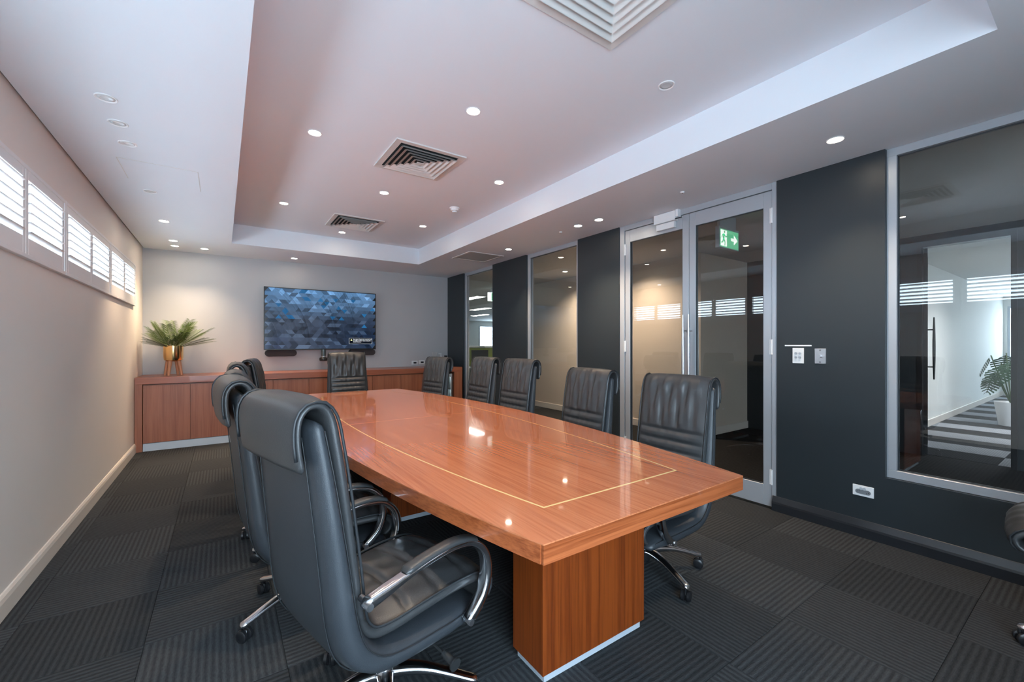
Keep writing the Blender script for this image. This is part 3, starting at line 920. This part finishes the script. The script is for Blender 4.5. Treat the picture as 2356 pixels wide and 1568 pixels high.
# on-screen message
M_msgbg = paint('message_box', (.004, .008, .02), .2, 0)
M_msg = emit('message_white', (.9, .95, 1), .4)
M_msgy = emit('message_yellow', (.85, .9, .1), .4)
bx0, bx1, bz0, bz1 = .392, .768, -.385, -.288
MB().box(bx0, bx1, -.0016, -.0008, bz0, bz1).build('message_box', M_msgbg, scr)
m = MB(); q = .0022
m.box(bx0, bx1, -.0026, -.0017, bz1 - q, bz1); m.box(bx0, bx1, -.0026, -.0017, bz0, bz0 + q); m.box(bx0, bx0 + q, -.0026, -.0017, bz0, bz1); m.box(bx1 - q, bx1, -.0026, -.0017, bz0, bz1)
m.build('message_border', M_msg, scr)
m = MB(); a = [m.bm.verts.new(p) for p in ((bx0 + .022, -.0022, bz1 - .043), (bx0 + .052, -.0022, bz1 - .043), (bx0 + .037, -.0022, bz1 - .014))]; m.bm.faces.new(a)
m.build('warning_symbol', M_msgy, scr)
cu = bpy.data.curves.new('message_font', 'FONT')
cu.body = 'No signal. Check the external input\nor select another input using the\nINPUT button.'
cu.size = .0215; cu.space_line = 1.0; cu.extrude = .0003
to = bpy.data.objects.new('message_font', cu); C.objects.link(to)
bpy.context.view_layer.update()
tme = bpy.data.meshes.new_from_object(to.evaluated_get(bpy.context.evaluated_depsgraph_get()))
bpy.data.objects.remove(to); bpy.data.curves.remove(cu)
tme.materials.clear(); tme.materials.append(M_msg)
o = link('message_text', tme, None, scr, (bx0 + .066, -.0022, bz1 - .030), (pi / 2, 0, 0)); o['kind'] = 'stuff'

def pill(name, x0, x1, zc, label):
    e = tag(empty(name, ((x0 + x1) / 2, YTV + .04, zc)), label, 'speaker', 'speaker bars under the television')
    h, w = .05, (x1 - x0) / 2
    poly = [(w - h + h * cos(a), h * sin(a)) for a in [-pi / 2 + pi * k / 10 for k in range(11)]] + [(-w + h + h * cos(a), h * sin(a)) for a in [pi / 2 + pi * k / 10 for k in range(11)]]
    def pz_(s, y0, y1, nm, mt):
        m = MB(); m.prism([(x * s if False else x - math.copysign((1 - s) * h, x), z * s) for x, z in poly], y0, y1)
        m.xf(Matrix(((1, 0, 0, 0), (0, 0, 1, 0), (0, 1, 0, 0), (0, 0, 0, 1))))
        m.build(nm, mt, e)
    pz_(1, .0, .08, 'cabinet', M_blackm)
    pz_(.9, -.006, .0, 'fabric_grille', paint('speaker_cloth', (.045, .04, .043), .9, .1, bump=.3, bscale=600))
    MB().box(-.04, .04, .08, .0845, -.03, .03).build('bracket', M_blackm, e)
pill('speaker_bar', .535, .965, 1.178, 'dark grey pill-shaped speaker under the television edge toward the palm')
pill('speaker_bar', 1.755, 2.185, 1.178, 'dark grey pill-shaped speaker under the television edge toward the glazing')
e = tag(empty('conference_camera', (1.348, YTV + .02, 1.045)), 'upright cylindrical conference camera on a small round dock below the television', 'camera')
MB().lathe([(0, 0), (.05, 0), (.062, .012), (.062, .045), (.052, .055), (0, .055)], 28, cap=False).build('dock', M_black, e, True)
MB().lathe([(0, .055), (.034, .055), (.036, .065), (.036, .185), (0, .185)], 28, cap=False).build('camera_body', paint('slate_metal', (.09, .12, .13), .3, .05, metal=.5), e, True)
MB().lathe([(0.0365, .07), (.0365, .078)], 28, cap=False).build('ring', M_steel, e, True)
MB().box(-.02, .02, .03, .1048, .02, .05).build('wall_mount', M_black, e)

# ---------------------------------------------------------------- palm in a gold pot
e = tag(empty('potted_palm', (-.525, 7.05, .905)), 'green palm in a shiny gold pot on tan wooden legs', 'potted plant')
MB().lathe([(0, .186), (.07, .186), (.096, .202), (.104, .24), (.105, .392), (.100, .392), (.098, .25), (.0, .24)], 40, cap=False).build('pot', M_gold, e, True)
MB().lathe([(0, .36), (.099, .36), (.099, .35), (0, .35)], 24, cap=False).build('soil', M_soil, e)
for k in range(4):
    a = pi / 4 + pi / 2 * k + .35
    MB().cyl((.098 * cos(a), .098 * sin(a), .004), (.062 * cos(a), .062 * sin(a), .215), .014, .023, 14).build('leg', M_copper, e, True)
def frond(L_, droop, nl, mat):
    m = MB(); bm = m.bm
    rb = []
    for k in range(13):
        t_ = k / 12
        rb.append(Vector((L_ * .75 * sin(droop * t_) / max(.2, droop) * 1.0, 0, L_ * (t_ - .42 * droop * t_ * t_ * .6))))
    m.tube(rb, [.0035 - .0024 * k / 12 for k in range(13)], 5)
    for k in range(nl):
        t_ = .22 + .78 * k / (nl - 1)
        i = min(11, int(t_ * 12)); u = t_ * 12 - i
        p = rb[i].lerp(rb[i + 1], u); tg = (rb[i + 1] - rb[i]).normalized()
        ll = L_ * .36 * (1 - .55 * abs(t_ - .5) * 1.3)
        nrm = tg.cross(Vector((0, 1, 0)))
        for sd in (-1, 1):
            d = (tg * .62 + Vector((0, sd * .80, 0)) - Vector((0, 0, .06))).normalized()
            wv = d.cross(nrm).normalized() * .0034
            q0, q1, q2 = p, p + d * ll * .5 + Vector((0, 0, .004)), p + d * ll - Vector((0, 0, .010))
            v = [bm.verts.new(x) for x in (q0 - wv * .4, q0 + wv * .4, q1 + wv, q1 - wv, q2)]
            bm.faces.new((v[0], v[1], v[2], v[3])); bm.faces.new((v[3], v[2], v[4]))
    me_ = m.mesh('frond', False); me_.materials.append(mat)
    return me_
fr_me = [frond(.37, .5, 24, M_leaf), frond(.37, .32, 24, M_leaf2), frond(.36, .15, 22, M_leaf2), frond(.36, .75, 24, M_leaf)]
for k in range(42):
    ring_ = k % 3
    a = k * 2.399
    tilt = [R(5), R(24), R(46)][ring_] + random.uniform(-.12, .12)
    o = link('frond', fr_me[[2, 1, 0][ring_] if k % 5 else 3], None, e, (.03 * cos(a), .03 * sin(a), .355), (0, tilt * .75, a))
    sc_ = random.uniform(.85, 1.08)
    mt_ = Matrix.Rotation(a, 3, 'Z') @ Matrix.Rotation(tilt * .75, 3, 'Y')
    ex = max(max(-(mt_ @ v_.co).x for v_ in o.data.vertices), max((mt_ @ v_.co).y for v_ in o.data.vertices))
    sc_ = min(sc_, .295 / ex); o.scale = (sc_,) * 3

# ---------------------------------------------------------------- small things by the fridge end of the credenza
def wall_socket(x, z, w_, h_, label):
    e = tag(empty('power_point', (x, YB, z)), label, 'power point', 'power points above the credenza')
    MB().box(-w_ / 2, w_ / 2, -.010, 0, -h_ / 2, h_ / 2, .002, 1).build('plate', M_white, e)
    MB().box(-w_ * .22, w_ * .22, -.03, -.010, -h_ * .22, h_ * .2, .002, 1).build('plug', M_black, e)
wall_socket(2.93, .975, .115, .072, 'white power point with a black plug low on the grey wall, farther from the glazing')
wall_socket(3.07, .98, .115, .072, 'white power point with a black plug low on the grey wall, nearer the glazing')
def on_top(x, y): return (x, y, .905)
e = tag(empty('reed_diffuser', on_top(3.27, 7.30)), 'reed diffuser with thin pale sticks on the credenza', 'reed diffuser')
MB().lathe([(0, 0), (.03, 0), (.032, .01), (.032, .07), (.014, .085), (.014, .10), (0, .10)], 20, cap=False).build('jar', paint('amber_jar', (.45, .3, .22), .15, .05), e, True)
for k in range(6):
    a = 2 * pi * k / 6
    MB().cyl((0, 0, .06), (.05 * cos(a), .035 * sin(a), .26), .0016, n=6).build('reed', M_base, e)
e = tag(empty('sanitiser_bottle', on_top(3.40, 7.30)), 'clear blue hand sanitiser bottle with a white pump', 'bottle')
MB().lathe([(0, 0), (.036, 0), (.038, .01), (.038, .13), (.018, .155), (.018, .165), (0, .165)], 24, cap=False).build('bottle_body', paint('sanitiser_blue', (.12, .32, .45), .15, .05), e, True)
m = MB(); m.cyl((0, 0, .165), (0, 0, .19), .019, n=16); m.cyl((0, 0, .19), (0, 0, .225), .006, n=10); m.box(-.045, .012, -.008, .008, .222, .234, .002, 1)
m.build('pump', M_white, e, True)
e = tag(empty('spray_bottle', on_top(3.51, 7.30)), 'black spray bottle in the corner of the credenza', 'bottle')
MB().lathe([(0, 0), (.03, 0), (.032, .01), (.032, .12), (.012, .15), (.012, .165), (0, .165)], 20, cap=False).build('bottle_body', M_black, e, True)
m = MB(); m.box(-.04, .018, -.011, .011, .165, .195, .004, 1); m.box(-.034, -.026, -.006, .006, .135, .166, .002, 1)
m.build('trigger_head', M_black, e)
e = tag(empty('tissue_box', on_top(3.14, 7.22)), 'low pale box of tissues on the credenza', 'tissue box')
MB().box(-.06, .06, -.11, .11, 0, .075, .003, 1).build('carton', M_base, e)
m = MB(); m.loft([[Vector((-.03, -.05, .075)), Vector((.03, -.05, .075)), Vector((.03, .05, .075)), Vector((-.03, .05, .075))], [Vector((-.012, -.03, .12)), Vector((.02, -.035, .105)), Vector((.015, .03, .115)), Vector((-.02, .03, .10))]])
m.build('tissue', M_white, e)

# ---------------------------------------------------------------- switches on the charcoal panel
def on_panel(nm, y, z, label, cat): return tag(empty(nm, (XR, y, z)), label, cat)
e = on_panel('light_switch', 1.395, 1.225, 'white four-button light switch plate on the charcoal panel', 'light switch')
MB().box(-.009, 0, -.038, .038, -.058, .058, .002, 1).build('plate', M_white, e)
for sy in (-1, 1):
    for sz in (0, 1):
        MB().cyl((-.016, sy * .013, -.012 + sz * .03), (-.009, sy * .013, -.012 + sz * .03), .0085, n=16).build('button', M_steel, e, True)
e = on_panel('volume_control', 1.252, 1.225, 'brushed steel volume control plate with a small knob', 'volume control')
MB().box(-.007, 0, -.036, .036, -.056, .056, .002, 1).build('plate', M_steel, e)
MB().cyl((-.028, 0, 0), (-.007, 0, 0), .011, n=18).build('knob', M_steel, e, True)
for z in (-.043, .043): MB().cyl((-.009, 0, z), (-.007, 0, z), .005, n=10).build('screw', M_chrome, e)
tag(MB().box(XR - .003, XR, 1.308, 1.488, 1.296, 1.307).build('adhesive_strip', M_white), 'thin white label strip above the four-button switch', 'label strip')
e = on_panel('floor_socket', 1.003, .312, 'white cover plate with a grey metal connector low on the charcoal wall', 'socket')
MB().box(-.006, 0, -.0575, .0575, -.036, .036, .0015, 1).build('plate', M_white, e)
m = MB(); h = .0155; w = .042
poly = [(w - h + h * cos(a), h * sin(a)) for a in [-pi / 2 + pi * k / 8 for k in range(9)]] + [(-w + h + h * cos(a), h * sin(a)) for a in [pi / 2 + pi * k / 8 for k in range(9)]]
m.prism([(x, z - .006) for x, z in poly], .006, .009)
m.xf(Matrix(((0, 0, -1, 0), (1, 0, 0, 0), (0, 1, 0, 0), (0, 0, 0, 1))))
m.build('connector_plate', paint('zinc', (.32, .34, .37), .4, .05, metal=.5), e)
for y in (-.008, .010): MB().cyl((-.012, y, .016), (-.006, y, .016), .009, n=16).build('connector', M_sil, e)
for y, z in ((-.03, -.006), (.03, -.006), (-.02, -.012), (.02, -.002)): MB().cyl((-.0105, y, z), (-.009, y, z), .0025, n=8).build('screw', M_black, e)

# ---------------------------------------------------------------- beyond the glass: lobby, meeting room and open office
M_lobc = paint('lobby_ceiling', (.55, .54, .52), .8, .03)
M_lobw = paint('lobby_beige', (.62, .54, .46), .6, .02)
M_offw = paint('office_white', (.74, .75, .72), .7, .02)
M_lcarp = carpet('lobby_carpet', (.010, .010, .011), (.035, .034, .034), .03, .5)
M_green = paint('green_fabric', (.40, .48, .10), .8, .06)
XQ = 6.82
structure(MB().box(XR + .12, XQ + .1, YN - 1, 20.2, -.12, 0).build('floor_lobby', M_lcarp))
structure(MB().box(XR + .12, XQ + .1, YN - 1, 20.2, ZC, ZC + .05).build('ceiling_lobby', M_lobc))
lw_ = structure(MB().box(5.53, XQ, 3.36, 7.9, 0, ZC).build('wall_lobby', M_lobw))
m = MB(); m.box(5.512, 5.53, 3.342, 7.9, 0, .11, .004, 1); m.box(5.53, XQ, 3.342, 3.36, 0, .11, .004, 1)
structure(m.build('baseboard_lobby', M_base))
m = MB(); m.box(XQ, XQ + .12, 1.39, 3.36, 0, ZC); m.box(XQ, XQ + .12, YN - 1, .62, 0, ZC); m.box(XQ, XQ + .12, .62, 1.39, 2.5, ZC)
structure(m.build('wall_lobby_dark', M_dark))
structure(MB().box(XR + .12, XQ + .1, YN - 1.1, YN - 1, -.1, 3.05).build('wall_lobby_end', M_lobw))
m = MB()
m.box(XQ - .01, XQ + .13, .62, .665, 0, 2.5); m.box(XQ - .01, XQ + .13, 1.345, 1.39, 0, 2.5); m.box(XQ - .01, XQ + .13, .665, 1.345, 2.455, 2.5)
structure(m.build('trim_2', M_black))
d = structure(empty('door_3', (XQ + .06, 1.33, 0), R(10.5)))
MB().box(.02, .72, -.006, .006, .02, 2.44).build('pane', M_tint, d)
MB().box(0, .03, -.02, .02, .01, 2.45).build('stile', M_black, d)
MB().box(.72, .76, -.018, .018, .01, 2.45).build('stile', M_black, d)
for sy in (-1, 1):
    h = MB(); h.tube([(.66, sy * .075, .86 + .80 * k / 10) for k in range(11)], [.008 + .008 * sin(pi * k / 10) for k in range(11)], 10)
    for z in (1.02, 1.5): h.cyl((.66, sy * .075, z), (.66, 0, z), .008, n=8)
    h.build('handle', M_black, d, True)

def lobby_light(x, y, lab, en=6):
    downlight(x, y, ZC, 1, lab, 'downlights in the lobby beyond the glass', en, (1, .82, .62), 140, 1.0)
lobby_light(5.0, 5.6, 'downlight added in the lobby to light the beige wall', 85)  # added lamp, brightens the beige wall
lobby_light(5.0, 4.2, 'downlight added in the lobby to light the beige wall near its corner', 85)  # second added lamp for the beige wall
lobby_light(5.3, 1.35, 'lit downlight in the lobby before the dark door frame', 6)

e = tag(empty('exit_sign', (4.17, 2.24, 2.36)), 'green running-man exit sign hanging in the lobby behind the double doors', 'exit sign')
M_sgreen = emit('sign_green', (.0, .42, .14), .5)
M_swhite = emit('sign_white', (.9, 1, .95), .55)
MB().box(-.185, .185, -.012, .03, -.10, .11, .004, 1).build('housing', M_sil, e)
MB().box(-.17, .17, -.0135, -.0121, -.09, .085).build('sign_face', M_sgreen, e)
MB().box(-.15, .15, 0, .028, .11, .239).build('drop_rod', M_sil, e)
def sign_poly(poly, nm, mt):
    m = MB(); m.prism(poly, .0141, .0149); m.xf(Matrix(((1, 0, 0, 0), (0, 0, -1, 0), (0, 1, 0, 0), (0, 0, 0, 1)))); return m.build(nm, mt, e)
sign_poly([(.03, -.014), (.085, -.014), (.085, -.05), (.15, .0), (.085, .05), (.085, .014), (.03, .014)], 'arrow', M_swhite)
sign_poly([(-.16, -.08), (-.05, -.08), (-.05, .075), (-.16, .075)], 'doorway', M_swhite)
m = MB()
def limb(a, b, w): 
    a, b = Vector(a), Vector(b); d_ = (b - a).normalized(); q_ = Vector((-d_.y, d_.x)) * w
    m.prism([tuple(a + q_), tuple(b + q_), tuple(b - q_), tuple(a - q_)], .0151, .0157)
limb((-.105, .04), (-.112, -.015), .013); limb((-.112, -.01), (-.085, -.04), .008); limb((-.085, -.04), (-.09, -.075), .007)
limb((-.112, -.01), (-.13, -.045), .008); limb((-.13, -.045), (-.155, -.05), .007); limb((-.10, .036), (-.075, .012), .006); limb((-.075, .012), (-.052, .02), .006); limb((-.108, .036), (-.135, .022), .006); limb((-.135, .022), (-.14, -.002), .006)
m.prism([(-.095 + .012 * cos(2 * pi * k / 12), .058 + .012 * sin(2 * pi * k / 12)) for k in range(12)], .0151, .0157)
m.xf(Matrix(((1, 0, 0, 0), (0, 0, -1, 0), (0, 1, 0, 0), (0, 0, 0, 1)))); m.build('running_figure', M_sgreen, e)

e = tag(empty('lobby_air_vent', (5.05, 1.62, ZC)), 'grey louvred air vent in the lobby ceiling beyond the large pane', 'air vent')
MB().box(-.32, .32, -.32, .32, -.004, -.0005).build('vent_frame', M_duct, e)
for k in range(8):
    m = MB(); m.box(-.03, .03, -.28, .28, -.002, .002); m.xf(Matrix.Translation((-.26 + .074 * k, 0, -.022)) @ Matrix.Rotation(R(35), 4, 'Y')); m.build('slat', M_lobc, e)

# meeting room beyond the dark doorway
XE = 16.8
structure(MB().box(XQ + .1, XE, -3.2, 1.77, -.12, -.008).build('floor_office', M_blackm))
fo = bpy.data.objects['floor_office']
M_tl = carpet('light_carpet', (.17, .18, .20), (.34, .36, .39), .02, .3)
M_td = carpet('dark_carpet', (.012, .013, .014), (.045, .046, .05), .02, .3)
tl_me = MB().box(-.248, .248, -.498, .498, -.01, 0).mesh('carpet_tile'); tl_me.materials.append(M_tl)
td_me = MB().box(-.248, .248, -.498, .498, -.01, 0).mesh('carpet_tile'); td_me.materials.append(M_td)
for i in range(20):
    for j in range(4):
        link('carpet_tile', tl_me if (i + j) % 2 else td_me, None, fo, (XQ + .12 + .25 + .5 * i, 1.27 - j * 1.0, 0))
structure(MB().box(XQ + .1, XE, -3.2, 1.77, ZC, ZC + .05).build('ceiling_office', M_offw))
structure(MB().box(XQ + .12, XE, 1.77, 1.87, 0, ZC).build('wall_office_side', M_offw))
structure(MB().box(XQ + .12, XE, -3.3, -3.2, 0, 3.05).build('wall_office_near', M_offw))
structure(MB().box(XQ + .12, XE, 1.752, 1.77, 0, .11, .003, 1).build('baseboard_office', M_base))
m = MB(); m.box(XE, XE + .12, -3.3, 1.87, -.1, .95); m.box(XE, XE + .12, -3.3, 1.87, 2.3, 3.05); m.box(XE, XE + .12, 1.70, 1.87, .95, 2.3); m.box(XE, XE + .12, -3.3, -3.0, .95, 2.3)
structure(m.build('wall_office_end', M_offw))
w = structure(empty('window_9'))
m = MB(); m.box(XE + .03, XE + .09, -3.0, 1.70, .95, 1.0); m.box(XE + .03, XE + .09, -3.0, 1.70, 2.25, 2.3); m.box(XE + .03, XE + .09, 1.65, 1.70, 1.0, 2.25); m.box(XE + .03, XE + .09, .1, .15, 1.0, 2.25)
m.build('window_frame', M_sil, w)
MB().box(XE + .055, XE + .061, -3.0, 1.70, .95, 2.3).build('pane', M_glass, w)
portal('daylight_portal', (XE + .14, -.65, 1.62), (0, pi / 2, 0), 1.35, 4.7)
e = tag(empty('neighbouring_building', (24, 0, 0)), 'pale building with a wall air conditioner outside the far office window', 'building')
MB().box(0, 2, -8, 4, 0, 2.1).build('wall', paint('render_cream', (.7, .66, .6), .8, .05), e)
MB().box(-.3, 0, 1.2, 2.1, 1.55, 2.1, .02).build('air_conditioner', M_white, e)
MB().box(-.02, 0, 1.0, 2.4, 2.12, 2.35).build('brick_band', paint('brick_red', (.4, .25, .2), .8, .1), e)
downlight(9.6, .4, ZC, 1, 'lit downlight in the office ceiling beyond the dark doorway', 'downlights in the lobby beyond the glass', 160, (.95, .97, 1), 150, 1.0)
# monstera
e = tag(empty('monstera_plant', (10.5, 1.02, 0)), 'dark green split-leaf monstera in the far office by the window', 'potted plant')
MB().lathe([(0, 0), (.14, 0), (.19, .38), (.175, .38), (.16, .34), (0, .34)], 24, cap=False).build('pot', M_white, e, True)
def monstera_leaf():
    m = MB(); bm = m.bm
    c = [bm.verts.new((.05 + .36 * k / 8, 0, -.05 * (k / 8) ** 2)) for k in range(9)]
    prof_ = [.10, .17, .20, .20, .185, .16, .12, .07]
    for sd in (-1, 1):
        for k in range(8):
            x0, x1 = .05 + .36 * k / 8, .05 + .36 * (k + .72) / 8
            w_ = prof_[k]
            a = bm.verts.new((x0 + .05, sd * w_, -.03 - .05 * (k / 8) ** 2)); b_ = bm.verts.new((x1 + .05, sd * w_ * .97, -.03 - .05 * (k / 8) ** 2))
            q = bm.verts.new((x1, sd * .02, -.05 * ((k + .7) / 8) ** 2))
            bm.faces.new((c[k], q, b_, a) if sd > 0 else (a, b_, q, c[k]))
            bm.faces.new((c[k], c[k + 1], q) if sd > 0 else (q, c[k + 1], c[k]))
    me_ = m.mesh('leaf'); me_.materials.append(paint('monstera_green', (.02, .06, .03), .35, .2)); return me_
ml_me = monstera_leaf()
for k in range(9):
    a = k * 2.399 + 2.4; hgt = .85 + .36 * ((k * 5) % 9) / 9
    tip = Vector((.22 * cos(a), .22 * sin(a), hgt))
    MB().tube([(0, 0, .34), tip * .5 + Vector((0, 0, .15)), tip], .008, 6).build('stem', M_leaf, e)
    o = link('leaf', ml_me, None, e, tip, (0, R(62), a)); o.scale = (.85,) * 3

# open office seen past the end of the beige wall
structure(MB().box(XQ + .1, 14, 7.9, 20.2, -.12, 0).build('floor_open_office', M_lcarp))
structure(MB().box(XQ + .1, 14, 7.9, 20.2, ZC, ZC + .05).build('ceiling_open_office', M_offw))
structure(MB().box(XQ, 14, 7.8, 7.9, 0, 3.05).build('wall_open_office_near', M_offw))
structure(MB().box(14, 14.1, 7.8, 20.3, 0, 3.05).build('wall_open_office_side', M_offw))
structure(MB().box(XR + .02, XR + .12, YB + .12, 20.3, 0, 3.05).build('wall_open_office_long', M_offw))
m = MB(); m.box(XR, 14, 20.2, 20.3, -.1, 1.0); m.box(XR, 14, 20.2, 20.3, 2.35, 3.05); m.box(XR, 11.7, 20.2, 20.3, 1.0, 2.35)
structure(m.build('wall_open_office_end', M_offw))
w = structure(empty('window_10'))
m = MB(); m.box(11.7, 14, 20.18, 20.26, 1.0, 1.05); m.box(11.7, 14, 20.18, 20.26, 2.3, 2.35); m.box(11.7, 11.77, 20.18, 20.26, 1.05, 2.3); m.box(12.6, 12.65, 20.18, 20.26, 1.05, 2.3)
m.build('window_frame', M_sil, w)
MB().box(11.7, 14, 20.215, 20.221, 1.0, 2.35).build('pane', M_glass, w)
portal('daylight_portal', (12.85, 20.35, 1.68), (-pi / 2, 0, 0), 2.3, 1.35)
M_strip = emit('strip_lamp', (1, .97, .88), 13)
for x, y in ((5.7, 10.3), (7.7, 13.2), (9.3, 16.0), (6.0, 13.2), (7.6, 16.0)):
    e = tag(empty('strip_light', (x, y, ZC)), 'long white strip light in the open office ceiling', 'strip light', 'strip lights in the open office')
    MB().box(-.15, .15, -.62, .62, -.012, -.0005).build('frame', M_white, e)
    MB().box(-.12, .12, -.58, .58, -.015, -.0125).build('diffuser_panel', M_strip, e)
for k, (x, y) in enumerate(((5.1, 9.5), (6.7, 9.5), (7.1, 12.0))):
    e = tag(empty('workstation', (x, y, 0)), ['green-panelled office workstation just past the beige wall', 'green-panelled office workstation beside the first one in the open office', 'green-panelled office workstation deeper in the open office'][k], 'workstation', 'workstations in the open office')
    MB().box(-.78, .78, .36, .40, .05, 1.22, .004, 1).build('screen_panel', M_green, e)
    MB().box(-.79, .79, .355, .405, 1.22, 1.26, .003, 1).build('top_rail', M_white, e)
    MB().box(-.80, -.76, -.38, .36, .05, 1.22, .004, 1).build('screen_panel', M_green, e)
    MB().box(-.81, -.75, -.38, .36, 1.22, 1.26, .003, 1).build('top_rail', M_white, e)
    MB().box(-.76, .78, -.36, .36, .70, .73, .003, 1).build('desk_top', M_offw, e)
    for sx in (-.7, .7): MB().box(sx - .02, sx + .02, -.3, .3, 0, .70).build('leg', M_sil, e)
for x, y, k in ((5.60, 9.62, 0), (7.1, 9.65, 1)):
    e = tag(empty('computer_monitor', (x, y, .73)), 'black computer monitor on the green workstation just past the beige wall' if k == 0 else 'black computer monitor on the second green workstation', 'monitor')
    MB().box(-.25, .25, -.015, .015, .12, .43, .004, 1).build('screen', M_black, e)
    MB().box(-.02, .02, 0, .03, .01, .2).build('neck', M_black, e)
    MB().box(-.1, .1, -.07, .08, 0, .012, .003, 1).build('foot', M_black, e)
e = tag(empty('desk_plant', (5.0, 9.45, .73)), 'small spiky green plant on the green workstation', 'potted plant')
MB().lathe([(0, 0), (.04, 0), (.055, .1), (.05, .1), (0, .09)], 16, cap=False).build('pot', M_white, e, True)
for k in range(10):
    a = k * 2.4; m = MB(); bm = m.bm
    p = [Vector((0, 0, .08)), Vector((.05 * cos(a), .05 * sin(a), .24)), Vector((.09 * cos(a), .09 * sin(a), .36))]
    q = Vector((-sin(a), cos(a), 0)) * .012
    v = [bm.verts.new(x) for x in (p[0] - q * .5, p[0] + q * .5, p[1] + q, p[1] - q, p[2])]
    bm.faces.new((v[0], v[1], v[2], v[3])); bm.faces.new((v[3], v[2], v[4])); m.build('leaf', M_leaf, e)
e = tag(empty('office_exit_sign', (5.17, 8.2, 2.40)), 'lit exit sign hanging in the open office, seen past the charcoal panel', 'exit sign')
MB().box(-.18, .18, -.02, .03, -.10, .10, .003, 1).build('housing', M_swhite, e)
MB().box(-.10, .16, -.0225, -.021, -.085, .085).build('sign_face', M_sgreen, e)
MB().box(-.1, .1, 0, .02, .10, .199).build('drop_rod', M_sil, e)

bpy.context.view_layer.update()
